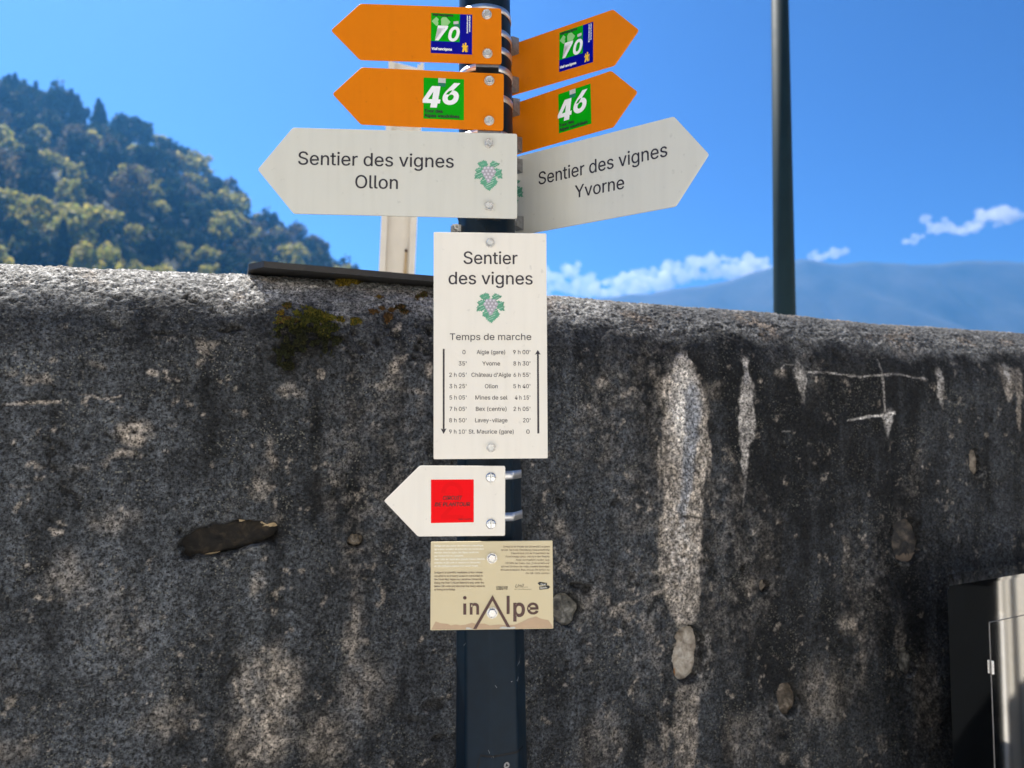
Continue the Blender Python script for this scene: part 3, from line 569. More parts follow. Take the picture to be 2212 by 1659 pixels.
SM = {'flint': stone_mat('flint', [(0.004, 0.004, 0.004), (0.014, 0.012, 0.010), (0.05, 0.038, 0.025)], 30, 0.75), 'quartz': stone_mat('quartz', [(0.12, 0.09, 0.06), (0.36, 0.32, 0.27), (0.56, 0.52, 0.45)], 34),
      'brownstone': stone_mat('brown_cobble', [(0.03, 0.026, 0.02), (0.085, 0.068, 0.052), (0.30, 0.26, 0.21)], 40), 'cobble': stone_mat('grey_cobble', [(0.018, 0.019, 0.022), (0.04, 0.038, 0.036), (0.15, 0.125, 0.10)], 16),
      'sandstone': stone_mat('sandstone', [(0.07, 0.06, 0.05), (0.20, 0.17, 0.135), (0.33, 0.285, 0.23)], 60), 'quartz2': stone_mat('pale_stone', [(0.03, 0.03, 0.03), (0.13, 0.125, 0.11), (0.34, 0.325, 0.29)], 50)}
M['rind2'] = mat('brown_stone_crust', (0.16, 0.125, 0.095), 0.85, 0, 0.25, 60)
M['rim'] = mat('tan_stone_rind', (0.42, 0.32, 0.19), 0.8, 0, 0.3, 120); M['rust'] = mat('rust_stain', (0.30, 0.13, 0.035), 0.8, 0, 0.3, 90)
def wall_pt(s, z, off): return WO + WT * s + WB * off + Vector((0, 0, z))
def local_disp(s, z):
    j = int(np.argmin(np.abs(sc_ - s))); i = int(np.argmin(np.abs(Zg[:, j] - z) + (Og[:, j] > 0.01) * 9)); return float(disp[i, j])
for si, (u, v, ru, rv, rot, dome, kd, lb) in enumerate(STONES):
    ru, rv = ru * 1.18, rv * 1.2
    s0, z0 = W(u, v); k = pxm(u); r = np.random.default_rng(si + 90); nA_, nR_ = 56, 16; vs = []; fs = []
    ph_ = r.random(5) * 6.28; am = r.random(5) * np.array([.07, .10, .11, .10, .10]); base = -local_disp(s0 + ru * k * 1.5, z0) + 0.015 + dome * 0.0004
    FLINT = [(379, 1185), (392, 1162), (407, 1154.5), (427, 1145.7), (458, 1130.5), (481, 1126.7), (506, 1120.3), (536, 1128), (557, 1133), (576, 1138), (582, 1152), (576, 1162), (557, 1172), (525, 1183.7), (487, 1187.5), (445, 1196), (425, 1199.5), (405, 1199)]
    OUTL = {'flint': FLINT, 'quartz': [(1450, 1397.6), (1454, 1366), (1472, 1358), (1492, 1364), (1517, 1376), (1526, 1414), (1522, 1440), (1505, 1461), (1475, 1473.6), (1460, 1471), (1452, 1435.6)]}.get(kd)
    if kd in ('cobble', 'brownstone'): am = am * 0.35
    def edge(a):
        if OUTL is None: return 1 + sum(am[m_] * math.sin((m_ + 2) * a + ph_[m_]) for m_ in range(5))
        best = 1.0; dx, dy = math.cos(a), math.sin(a)      # ray against the traced outline, in ellipse units
        for (p, q) in zip(OUTL, OUTL[1:] + OUTL[:1]):
            c_, s__ = math.cos(rot), math.sin(rot); f_ = lambda t: (((t[0] - u) * c_ - (t[1] - v) * s__) / ru * 1.14, (-(t[0] - u) * s__ - (t[1] - v) * c_) / rv * 1.16)
            (x1, y1), (x2, y2) = f_(p), f_(q); den = dx * (y2 - y1) - dy * (x2 - x1)
            if abs(den) < 1e-9: continue
            t_ = (x1 * (y2 - y1) - y1 * (x2 - x1)) / den; w_ = (x1 * dy - y1 * dx) / den
            if t_ > 0 and 0 <= w_ <= 1: best = t_
        return best * (1 + 0.02 * math.sin(9 * a))
    lump = r.random((4, 4))
    for j in range(nR_ + 1):
        q = j / nR_
        for i in range(nA_):
            a = 2 * math.pi * i / nA_; e = edge(a)
            x = math.cos(a) * q * e * ru * k; y = math.sin(a) * q * e * rv * k; xr = x * math.cos(rot) - y * math.sin(rot); yr = x * math.sin(rot) + y * math.cos(rot)
            hgt = dome * 0.0006 * (1 - q ** 3) + (float(fbm(np.array(xr * 60 + si * 9), np.array(yr * 60), 3, 5)) - 0.5) * 0.010 * (1 - q * 0.4) + (float(vnoise(np.array(xr * 260 + si * 9), np.array(yr * 260), 15)) - 0.5) * 0.0035 - 0.004 * q ** 6
            if kd == 'flint': hgt = 0.004 - 0.05 * abs(xr + 0.012) * (xr < -0.012) * 1.6 - 0.035 * abs(yr - 0.004) + (float(fbm(np.array(xr * 90), np.array(yr * 90), 3, 8)) - 0.5) * 0.007 - 0.004 * q ** 8
            vs.append(wall_pt(s0 + xr, z0 + yr, base - hgt))
    fs = [(j * nA_ + i, j * nA_ + (i + 1) % nA_, (j + 1) * nA_ + (i + 1) % nA_, (j + 1) * nA_ + i) for j in range(nR_) for i in range(nA_)]
    fs = [f[::-1] for f in fs]
    o = part('stone', vs, fs, SM[kd], wall, True); o['label'] = lb
    # tan rind pieces on the edge of the flint, rust on the quartz
    if kd in ('flint', 'quartz', 'cobble'):
        for (a0, a1, w_) in ([(0.95, 1.75, 0.20), (0.15, 0.72, 0.2), (2.75, 3.35, 0.22), (4.0, 4.5, 0.14)] if kd == 'flint' else ([(3.6, 4.3, 0.26)] if kd == 'quartz' else [(3.5, 5.7, 0.5)])):
            rv_ = []; n_ = 14
            for i in range(n_ + 1):
                a = a0 + (a1 - a0) * i / n_; e = edge(a)
                for q, up in ((1.0, 0.0015), (1.0 - w_ * (0.4 + 0.6 * math.sin(math.pi * i / n_)) * (0.7 + 0.6 * r.random()), 0.0025)):
                    x = math.cos(a) * q * e * ru * k; y = math.sin(a) * q * e * rv * k; xr = x * math.cos(rot) - y * math.sin(rot); yr = x * math.sin(rot) + y * math.cos(rot)
                    rv_.append(wall_pt(s0 + xr, z0 + yr, base - dome * 0.0006 * (1 - q ** 3) - up - 0.001))
            ro = bpy.data.objects.new('stone_rind', mesh('stone_rind', rv_, [(2 * i, 2 * i + 1, 2 * i + 3, 2 * i + 2) for i in range(n_)])); col.objects.link(ro)
            ro.data.materials.append(M['rim'] if kd == 'flint' else (M['rust'] if kd == 'quartz' else M['rind2'])); ro.parent = o

# ---- moss on the wall
def hit_wall(u, v):
    d = ray(u, v); t = (WO - CAM).dot(WN) / d.dot(WN)
    while t < 5:
        P = CAM + d * t; q = P - WO; s = q.dot(WT); o_ = q.dot(WB); zt = float(ztop(s)); t += 0.0015
        if o_ <= 0 or P.z > zt: continue
        if o_ < RC and P.z > zt - RC:
            if (o_ - RC) ** 2 + (P.z - zt + RC) ** 2 > RC * RC: continue
            n = WB * (o_ - RC) + Vector((0, 0, P.z - zt + RC)); return P, n.normalized()
        return P, WN.copy()
    return None, None
M['moss'] = attr_mat('moss_tufts', 'moss_col', 0.85, translucent=0.35)
def moss(label, patches, n, pal, seed, ln=0.006):
    r = random.Random(seed); V = []; Fc = []; C = []; first = None
    tot = sum(p[2] * p[3] for p in patches)
    for pp in patches:
        (u, v, ru, rv), pal = pp[:4], (pp[4] if len(pp) > 4 else pal)
        k_ = max(12, int(n * ru * rv / tot))
        for q in range(k_):
            a = r.random() * 6.28; rr = math.sqrt(r.random()) * (0.8 + 0.35 * math.sin(3 * a + u)); P, nn = hit_wall(u + math.cos(a) * rr * ru, v + math.sin(a) * rr * rv)
            if P is None or float(vnoise((u + math.cos(a) * rr * ru) * 0.11, (v + math.sin(a) * rr * rv) * 0.11, 7)) < (0.42 if min(ru, rv) > 12 else 0.0): continue
            hgt = max(0.0, 1 - rr * rr) * min(ru, rv) * 0.0008
            P = P + nn * (hgt - 0.002); first = first or P
            d = (nn * 0.8 + Vector((r.gauss(0, .5), r.gauss(0, .5), r.gauss(0.35, .5)))).normalized(); L_ = ln * r.uniform(0.6, 1.4); e = d.orthogonal().normalized() * L_ * 0.32
            f_ = d.cross(e); b0 = len(V); V += [P + e, P - e * 0.5 + f_ * 0.87, P - e * 0.5 - f_ * 0.87, P + d * L_]; Fc += [(b0, b0 + 1, b0 + 3), (b0 + 1, b0 + 2, b0 + 3), (b0 + 2, b0, b0 + 3)]
            c = r.choice(pal); f2 = r.uniform(0.6, 1.3); C += [[x * f2 for x in c]] * 4
    o = part('moss_clump', V, Fc, M['moss'], None); set_attr(o.data, 'moss_col', np.array(C)); tag(o, label, 'moss', 'moss clumps on the wall'); return o
GRN = [(0.10, 0.11, 0.018), (0.06, 0.075, 0.014), (0.15, 0.13, 0.025), (0.035, 0.045, 0.012)]; DGR = [(0.030, 0.036, 0.012), (0.018, 0.02, 0.01), (0.05, 0.05, 0.018)]
YEL = [(0.36, 0.25, 0.025), (0.28, 0.2, 0.02), (0.16, 0.12, 0.02)]; BRW = [(0.15, 0.075, 0.025), (0.10, 0.055, 0.02), (0.2, 0.12, 0.04)]
LIT = [(0.20, 0.19, 0.03), (0.13, 0.14, 0.022), (0.25, 0.20, 0.03)]  # lit palette for upper moss, dark green below: sun and shade painted in
moss('large dark green moss patch hanging over the wall edge below the slab', [(660, 676, 34, 13, LIT), (676, 684, 36, 15, LIT + GRN), (617, 694, 34, 9, LIT + BRW), (705, 690, 24, 11, LIT), (665, 702, 52, 20, GRN), (628, 712, 42, 18, GRN + DGR), (700, 716, 36, 22, GRN + DGR), (645, 735, 58, 28, DGR), (612, 765, 26, 30, DGR), (690, 752, 34, 26, DGR), (622, 790, 18, 16, DGR), (725, 738, 14, 12, DGR)], 9500, GRN + DGR, 1, 0.006)
moss('bright yellow moss cushion directly under the dark slab', [(755, 610, 23, 11), (736, 607, 11, 8)], 1300, YEL, 2, 0.009)
moss('small brown moss tuft left of the large moss patch', [(620, 662, 11, 7)], 240, BRW + GRN, 3)
moss('tiny yellow moss tuft below the brown tuft left of the large patch', [(607, 678, 7, 6)], 130, YEL + BRW, 4)
moss('rounded yellow-green moss tuft right of the large moss patch', [(768, 696, 15, 9), (735, 692, 10, 7)], 520, YEL + GRN, 5)
moss('rust brown moss tuft with white pebbles halfway to the time panel', [(806, 676, 13, 6), (825, 668, 8, 4)], 260, BRW, 6)
moss('rust brown moss tuft just right of the one with pebbles', [(838, 688, 11, 10), (845, 672, 9, 6)], 340, BRW, 7)
moss('dark brown moss tuft above the rust brown tufts', [(865, 667, 14, 8), (876, 676, 10, 6)], 300, BRW + DGR, 8)
moss('greenish moss tuft closest to the time panel', [(915, 640, 10, 9), (902, 645, 7, 8)], 300, GRN + BRW, 9)
moss('small lone brown moss tuft under the slab shadow', [(819, 644, 8, 4)], 140, BRW + YEL, 10)

# ================================================================== BUILDINGS across the yard (out of frame, seen in the steel and lighting the shade)
M['render'] = mat('cream_render', (0.78, 0.74, 0.66), 0.9, 0, 0.05, 0.8, bump=0.2, bscale=60); M['trim'] = mat('grey_stone_trim', (0.42, 0.41, 0.39), 0.8, 0, 0.1, 5)
M['glass'] = mat('window_glass', (0.03, 0.04, 0.05), 0.06, 0, 0.05, 2, rvar=0.02); M['shutter'] = mat('grey_green_shutter', (0.16, 0.22, 0.19), 0.6, 0, 0.08, 6); M['roof'] = mat('roof_tiles', (0.22, 0.10, 0.07), 0.85, 0, 0.2, 4)
VX, VY, VZ = Vector((1, 0, 0)), Vector((0, 1, 0)), Vector((0, 0, 1))
def house(label, O, ax, nrm, width, depth, height, wins, pil=()):
    """O: lower left corner of the facade, ax along it, nrm outwards"""
    e = empty('house', O); tag(e, label, 'building')
    MB().box(O + ax * width / 2 - nrm * depth / 2 + VZ * height / 2, ax * width / 2, nrm * depth / 2, VZ * height / 2).build('wall', M['render'], e)
    b = MB(); c = O + ax * width / 2 - nrm * depth / 2 + VZ * height; hw, hd = ax * (width / 2 + 0.4), nrm * (depth / 2 + 0.4)
    b.add([c - hw - hd, c + hw - hd, c + hw + hd, c - hw + hd, c - hw * 0.6 + VZ * 2, c + hw * 0.6 + VZ * 2], [(3, 2, 1, 0), (0, 1, 5, 4), (2, 3, 4, 5), (1, 2, 5), (3, 0, 4)]); b.build('roof', M['roof'], e)
    for (a, z, w, h) in wins:
        q = O + ax * a + VZ * z
        f = MB(); t = 0.09
        for (da, dz, hw_, hh_) in ((0, h / 2 + t / 2, w / 2 + t, t / 2), (0, -h / 2 - t / 2, w / 2 + t, t / 2), (-w / 2 - t / 2, 0, t / 2, h / 2), (w / 2 + t / 2, 0, t / 2, h / 2), (0, 0, 0.03, h / 2)):
            f.box(q + ax * da + VZ * dz + nrm * 0.03, ax * hw_, nrm * 0.03, VZ * hh_)
        fo = f.build('window', M['trim'], e)
        pn = part('pane', [q - ax * w / 2 - VZ * h / 2 + nrm * 0.012, q + ax * w / 2 - VZ * h / 2 + nrm * 0.012, q + ax * w / 2 + VZ * h / 2 + nrm * 0.012, q - ax * w / 2 + VZ * h / 2 + nrm * 0.012], [(0, 1, 2, 3)], M['glass'], None)
        pn.parent = fo
        for sd in (-1, 1):
            MB().box(q + ax * sd * (w * 0.75 + t + 0.02) + nrm * 0.025, ax * w * 0.24, nrm * 0.022, VZ * h / 2).build('shutter', M['shutter'], e)
    for (a, w, m_) in pil:
        MB().box(O + ax * a + nrm * 0.04 + VZ * height / 2, ax * w / 2, nrm * 0.04, VZ * (height / 2 - 0.01)).build('pilaster', m_, e)
    return e
house('cream rendered house with shuttered windows across the yard behind the viewer', Vector((9, -5.0, 0)), -VX, VY, 18, 7, 7.5, [(a, z, 0.95, 1.5) for z in (2.2, 5.2) for a in (2.5, 5.8, 9.1, 12.4, 15.6)])
house('cream house at the far end of the wall mirrored in the steel cabinet', Vector((6.9, 1.78, 0)), VY, -VX, 4.0, 5, 6.5, [(2.9, 4.0, 0.8, 1.3)], [(0.10, 0.05, M['trim']), (0.36, 0.07, M['trim']), (1.2, 0.12, M['trim'])])
# a dark hedge added unseen beside that house to darken the cabinet's reflection
r = np.random.default_rng(5); n = 6000
P = np.stack([7.0 + 0.9 * r.random(n), -3.2 + 4.85 * r.random(n), 2.3 * r.random(n)], -1); s_ = 0.05 + 0.05 * r.random((n, 1)); e1 = r.normal(size=(n, 3)); e2 = np.cross(e1, r.normal(size=(n, 3)))
e1 /= np.linalg.norm(e1, axis=1)[:, None]; e2 /= np.linalg.norm(e2, axis=1)[:, None]
V = np.stack([P + e1 * s_, P + e2 * s_ * .6, P - e1 * s_, P - e2 * s_ * .6], 1).reshape(-1, 3)
hg = empty('hedge', (7.45, -0.8, 0)); tag(hg, 'unseen dark clipped hedge added beside the house for the dark cabinet reflection', 'hedge')
ho = part('foliage', V.tolist(), [(4 * i, 4 * i + 1, 4 * i + 2, 4 * i + 3) for i in range(n)], M['leafmat'], hg); set_attr(ho.data, 'leaf_col', np.repeat(np.array(dark)[r.integers(0, 3, n)], 4, 0))
MB().box(Vector((7.45, -0.78, 1.05)), VX * 0.36, VY * 2.3, VZ * 1.05).build('branches', M['bark'], hg)

# white pier and dark bin, added unseen to give the cabinet bright and dark reflections
pr = empty('reflection_pier', (2.75, 2.4, 0)); tag(pr, 'unseen white pier added for the bright reflection in the steel cabinet', 'pier')
MB().box(Vector((2.78, 2.37, 1.05)), VX * 0.17, VY * 0.36, VZ * 1.05).build('shaft', M['render'], pr)
MB().box(Vector((2.78, 2.36, 2.13)), VX * 0.21, VY * 0.40, VZ * 0.03).build('coping', M['trim'], pr)
for yy, rr in ((2.021, 0.003), (2.058, 0.006), (2.12, 0.009)): MB().cyl(Vector((2.60, yy, 0.1)), Vector((2.60, yy, 2.05)), rr, n=10).build('reflection_conduit', M['trim'], pr)  # conduits added for thin grey stripes in the cabinet's reflection
M['bin'] = mat('dark_plastic', (0.005, 0.006, 0.007), 0.85, 0, 0.1, 20, spec=0.1)
bn = empty('reflection_bin', (2.55, 1.65, 0)); tag(bn, 'unseen dark plastic bin added beside the pier for the dark reflection in the cabinet', 'bin')
q = [Vector((2.30, 1.30, 1.06)), Vector((2.86, 1.30, 1.06)), Vector((2.86, 2.0, 1.06)), Vector((2.30, 2.0, 1.06))]; b = MB(); c_ = Vector((2.58, 1.64, 0.06)); lo = [Vector((c_.x + (p.x - c_.x) * 0.96, c_.y + (p.y - c_.y) * 0.99, 0.06)) for p in q]
b.add(lo + q, [(3, 2, 1, 0), (4, 5, 6, 7)] + [(i, (i + 1) % 4, (i + 1) % 4 + 4, i + 4) for i in range(4)]); b.build('body', M['bin'], bn)
MB().box(Vector((2.58, 1.64, 1.09)), VX * 0.30, VY * 0.36, VZ * 0.025).build('lid', M['bin'], bn)
for xx in (2.36, 2.80): MB().cyl(Vector((xx - 0.03, 1.34, 0.10)), Vector((xx + 0.03, 1.34, 0.10)), 0.10, n=18).build('wheel', M['bin'], bn)

# ================================================================== CABINET
CYAW = rad(28.7); CX = Vector((math.cos(CYAW), math.sin(CYAW), 0)); CN = Vector((math.sin(CYAW), -math.cos(CYAW), 0))
C0 = pt(2046, 1265, 1.90); ct = C0.z; C0.z = 0
M['steel'] = mat('brushed_steel', (0.66, 0.65, 0.63), 0.045, 1.0, 0.04, 4, rvar=0.012)
cb = empty('metal_cabinet', C0); tag(cb, 'polished stainless steel cabinet standing against the wall at lower right', 'cabinet')
Wd, Dp = 0.85, 0.17
BK = Vector((0.52, 0.854, 0)) * Dp          # left side runs along the camera's line of sight, so it stays hidden
foot = [C0, C0 + CX * Wd, C0 + CX * Wd - CN * 0.06, C0 + BK]
MB().prism([p + VZ * (ct - 0.008) for p in foot], VZ, ct - 0.02).build('body', M['steel'], cb)
MB().prism([p + VZ * ct for p in (C0 + CN * 0.004, C0 + CX * Wd + CN * 0.004, C0 + CX * (Wd + .004) - CN * 0.062, C0 + BK * 1.02)], VZ, 0.0075).build('lid', M['steel'], cb)
O_ = C0 + CN * 0.0004
dl = (hit(2137, 1345, C0, CN) - C0).dot(CX); dt = hit(2137, 1345, C0, CN).z
MB().box(O_ + CX * ((dl + Wd - 0.06) / 2) + VZ * (dt / 2 + 0.05) - CN * 0.0003, CX * ((Wd - 0.06 - dl) / 2 + 0.0018), CN * 0.0006, VZ * (dt / 2 - 0.05 + 0.0018)).build('door_gap', M['bracket'], cb)
dr = MB().box(O_ + CX * ((dl + Wd - 0.06) / 2) + VZ * (dt / 2 + 0.05), CX * ((Wd - 0.06 - dl) / 2), CN * 0.0009, VZ * (dt / 2 - 0.05)).build('door', M['steel'], cb)
hz = hit(2137, 1442, C0, CN).z; hb = MB()
for k in range(4): hb.cyl(O_ + CX * dl + CN * 0.004 + VZ * (hz - 0.016 + 0.0085 * k), O_ + CX * dl + CN * 0.004 + VZ * (hz - 0.016 + 0.0085 * k + 0.007), 0.0032, n=10)
ho = hb.build('hinge', M['band'], None); ho.parent = dr; ho.matrix_parent_inverse = Matrix.Translation(-(cb.location + dr.location))

# ================================================================== POSTS behind the wall
M['cream_paint'] = mat('cream_paint', (0.84, 0.76, 0.62), 0.5, 0, 0.05, 14, rvar=0.1); M['lamp_paint'] = mat('dark_green_paint', (0.010, 0.026, 0.032), 0.65, 0, 0.15, 10, spec=0.15)
PB = pt(858, 590, 3.3); PT = pt(878.5, 141, 3.3); ax = (PT - PB).normalized(); PG = PB - ax * (PB.z / ax.z)
ty = rad(7); ex = Vector((math.cos(ty), math.sin(ty), 0)); ex = (ex - ax * ex.dot(ax)).normalized(); ey = ax.cross(ex)
po = empty('steel_post', PG); tag(po, 'cream painted steel channel post with a rust streak behind the wall', 'post')
ln = (PT - PG).length; hw = 0.0765
for sg, nm, extra in ((-1, 'flange', 0.012), (1, 'flange', -0.01)):
    MB().box(PG + ax * ((ln + extra) / 2) + ex * (sg * (hw - 0.007)), ex * 0.007, ey * 0.06, ax * ((ln + extra) / 2)).build(nm, M['cream_paint'], po)
wv = MB(); a0 = PG - ex * (hw - 0.0142); a1 = PG + ex * (hw - 0.0142)
wv.prism([a0 - ey * 0.028, a1 - ey * 0.028, a1 - ey * 0.028 + ax * (ln - 0.025), a0 - ey * 0.028 + ax * (ln - 0.002)], -ey, 0.008); wv.build('web', M['cream_paint'], po)
for sg in (-1, 1):
    MB().box(PG + ax * (ln / 2 - 0.01) + ex * (sg * (hw - 0.020)) - ey * 0.055, ex * 0.006, ey * 0.004, ax * (ln / 2 - 0.01)).build('lip', M['cream_paint'], po)
B0 = hit(877, 542, PG - ey * 0.036, ey)
MB().cyl(B0 + ey * 0.002, B0 - ey * 0.012, 0.006, n=8).build('bolt', mat('rusty_iron', (0.06, 0.03, 0.02), 0.8, 0.3, 0.4, 200), po)
Bs = B0 - ey * 0.001; part('rust_streak', [Bs + ex * 0.0035, Bs - ex * 0.0035, Bs - ex * 0.007 - ax * 0.10, Bs - ex * 0.004 - ax * 0.30, Bs + ex * 0.006 - ax * 0.30, Bs + ex * 0.007 - ax * 0.10], [(0, 1, 2, 3, 4, 5)], mat('rust_wash', (0.50, 0.33, 0.14), 0.7, 0, 0.4, 60, c2=(0.62, 0.48, 0.3)), po)
LB_ = pt(1695, 677, 4.0); LT = pt(1684.5, 0, 4.0); ax = (LT - LB_).normalized(); LG = LB_ - ax * (LB_.z / ax.z); d_ = (LT - LB_).length
lp = empty('lamp_post', LG); tag(lp, 'tall dark green tapered metal post rising behind the wall', 'lamp post')
rB, rT = 23 * 4.05 / F, 18.0 * 4.15 / F; sl_ = (rT - rB) / d_; ltot = 5.2
MB().cyl(LG, LG + ax * ltot, rB - sl_ * (LB_ - LG).length, rB + sl_ * (ltot - (LB_ - LG).length), 28).build('shaft', M['lamp_paint'], lp, True)
MB().cyl(LG + ax * ltot, LG + ax * (ltot + 0.05), 0.05, 0.02, 20).build('cap', M['lamp_paint'], lp)
MB().cyl(LG, LG + VZ * 0.03, 0.16, n=24).build('base_plate', M['lamp_paint'], lp)

# ================================================================== SLAB on the wall
M['slab'] = mat('dark_slate', (0.028, 0.027, 0.026), 0.6, 0, 0.25, 40, bump=0.35, bscale=180)
off = 0.075; A = hit(574, 577.5, WO + WB * off, WN); B = hit(936, 608, WO + WB * off, WN); sx = (B - A).normalized(); sb = (WB - sx * WB.dot(sx) + VZ * 0.03).normalized(); sn = sx.cross(sb).normalized()
if sn.z < 0: sn = -sn
Ls = 0.47; th = 0.0135
slab = empty('stone_slab', A); tag(slab, 'dark flat slab with cut corner lying raised on top of the wall', 'slab')
rS = random.Random(2)
pl = [(-0.004, 0.0), (0.004, -0.001)] + [(0.03 + (Ls - 0.03) * i / 24, rS.uniform(-0.0012, 0.0012)) for i in range(25)] + [(Ls, 0.30), (-0.02, 0.30), (-0.034, 0.285), (-0.034, 0.05)]
pl = [pl[0]] + pl[2:]
top = [A + sx * a + sb * b + sn * th for a, b in pl]
MB().prism(top, sn, th).build('plate', M['slab'], slab)
M['spacer'] = stone_mat('mortar_lump', [(0.10, 0.09, 0.07), (0.2, 0.18, 0.14), (0.3, 0.27, 0.2)], 60, 0.9)
for (u_, v_) in ((619, 593), (700, 600)):
    P_, n_ = hit_wall(u_, v_ + 6)
    if P_ is None: continue
    tP = P_ + WB * 0.035; zpl = (A + sx * (tP - A).dot(sx)).z; mb = MB(); nA_ = 12
    ztop_wall = float(ztop((tP - WO).dot(WT))) - 0.03
    ring = []
    for j, (zz, q) in enumerate(((ztop_wall - 0.03, 1.25), (ztop_wall + 0.2 * (zpl - ztop_wall), 1.0), (zpl - 0.005, 0.95), (zpl + 0.0015, 1.0))):
        for i in range(nA_):
            a = 6.2832 * i / nA_; rr = 0.0145 * q * (1 + 0.18 * math.sin(3 * a + j) + rS.uniform(-.08, .08)); ring.append(Vector((tP.x + math.cos(a) * rr * 1.1, tP.y + math.sin(a) * rr, zz)))
    fs = [(j * nA_ + i, j * nA_ + (i + 1) % nA_, (j + 1) * nA_ + (i + 1) % nA_, (j + 1) * nA_ + i) for j in range(3) for i in range(nA_)] + [tuple(range(3 * nA_, 4 * nA_))]
    mb.add(ring, fs).build('mortar_lump', M['spacer'], slab, True)

# ================================================================== SIGN POLE
def pole_c(z): t = (z - 0.99) / 1.38; return Vector((-0.0355 - 0.015 * t, 1.36, z))
VTX = -math.pi / 2 + rad(2)
def pole_r(z, a):
    Rv = 0.5 * (0.0975 + (2.37 - z) * 0.0211); ph = ((a - VTX + math.pi / 8) % (math.pi / 4)) - math.pi / 8       # 0 at a vertex
    q = math.pi / 8 - abs(ph); oc = Rv * math.cos(math.pi / 8) / math.cos(q); oc = min(oc, Rv * 0.985); k = float(sstep(1.7, 2.1, z)) * 0.75 + 0.06
    return oc * (1 - k) + Rv * 0.965 * k
def pole_pt(z, a, extra=0.0): c = pole_c(z); r = pole_r(z, a) + extra; return Vector((c.x + math.cos(a) * r, c.y + math.sin(a) * r, z))
pole = empty('sign_pole', pole_c(0.0)); tag(pole, 'dark anthracite eight-sided metal pole carrying the trail signs', 'pole')
nA_, zs = 96, [0, 0.5] + [0.6 + 0.05 * i for i in range(41)]
vs = [pole_pt(z, 2 * math.pi * i / nA_) for z in zs for i in range(nA_)]
fs = [(j * nA_ + i, j * nA_ + (i + 1) % nA_, (j + 1) * nA_ + (i + 1) % nA_, (j + 1) * nA_ + i) for j in range(len(zs) - 1) for i in range(nA_)] + [tuple(range((len(zs) - 1) * nA_, len(zs) * nA_))]
part('shaft', vs, fs, M['pole'], pole, True)
def pole_patch(name, a0, a1, z0, z1, ex, m_, parent, cr=0.0, na=24):
    vs = []; fs = []; nz = 14
    for j in range(nz + 1):
        z = z0 + (z1 - z0) * j / nz
        for i in range(na + 1):
            t = i / na; aa0 = a0
            dz = z1 - z
            if cr and dz < cr: aa0 = a0 + (1 - math.sqrt(max(0, 1 - ((cr - dz) / cr) ** 2))) * cr / 0.06
            vs.append(pole_pt(z, aa0 + (a1 - aa0) * t, ex))
    fs = [(j * (na + 1) + i, j * (na + 1) + i + 1, (j + 1) * (na + 1) + i + 1, (j + 1) * (na + 1) + i) for j in range(nz) for i in range(na)]
    return part(name, vs, fs, m_, parent, True)
a0, a1, zt_ = -math.pi / 2 + rad(-23), -math.pi / 2 + rad(68), 1.056
pole_patch('door_gap', a0 - 0.05, a1 + 0.05, 0.62, zt_ + 0.0032, 0.0005, M['seal'], pole, 0.010)
dr = pole_patch('service_door', a0, a1, 0.63, zt_, 0.0010, M['pole'], pole, 0.008)
aL = -math.pi / 2 + rad(27); zl = 1.040; nL = Vector((math.cos(aL), math.sin(aL), 0)); Pl = pole_pt(zl, aL, 0.0012)
MB().cyl(Pl - nL * 0.002, Pl + nL * 0.0006, 0.0052, n=16).build('door_lock', M['bracket'], pole); MB().cyl(Pl - nL * 0.001, Pl + nL * 0.0009, 0.0034, n=3).build('lock_hole', M['seal'], pole)
rS = random.Random(9); sc = MB()
for pts in ([(1123, 1427), (1131, 1418), (1134, 1404)], [(1110, 1460), (1122, 1457), (1127, 1450)], [(1074, 1468), (1078, 1473)], [(1130, 1415), (1132, 1425), (1131.5, 1462)], [(1058, 1600), (1066, 1618)], [(1068, 1612), (1071, 1620)], [(1003, 1385), (1009, 1380)]):
    pr = []
    for (u, v) in pts:
        ph = math.asin(max(-0.97, min(0.97, (u - 1062) / 78.0))); z = 1.6 - (v - HORIZ) / F * (1.36 - 0.06 * math.cos(ph)); pr.append((z, -math.pi / 2 + ph))
    for (z_0, a_0), (z_1, a_1) in zip(pr[:-1], pr[1:]):
        sc.add([pole_pt(z_0 - 0.0005, a_0, 0.0004), pole_pt(z_1 - 0.0005, a_1, 0.0004), pole_pt(z_1 + 0.0005, a_1, 0.0004), pole_pt(z_0 + 0.0005, a_0, 0.0004)], [(0, 1, 2, 3)])
sc.build('paint_scratch', M['scratch'], pole)
MB().cyl(pole_c(2.6), pole_c(2.62), 0.046, 0.03, 24).build('pole_cap', M['pole'], pole)
def band(z, h, parent, tilt=0.0):
    n = 72; vs = []
    for i in range(n):
        a = 2 * math.pi * i / n; dz = tilt * math.cos(a)
        for zz, e in ((-h / 2, 0.0003), (-h / 2, 0.0016), (h / 2, 0.0016), (h / 2, 0.0003)): vs.append(pole_pt(z + zz + dz, a, e))
    fs = [(4 * i + k, 4 * ((i + 1) % n) + k, 4 * ((i + 1) % n) + k + 1, 4 * i + k + 1) for i in range(n) for k in range(3)]
    return part('clamp_band', vs, fs, M['band'], parent, True)
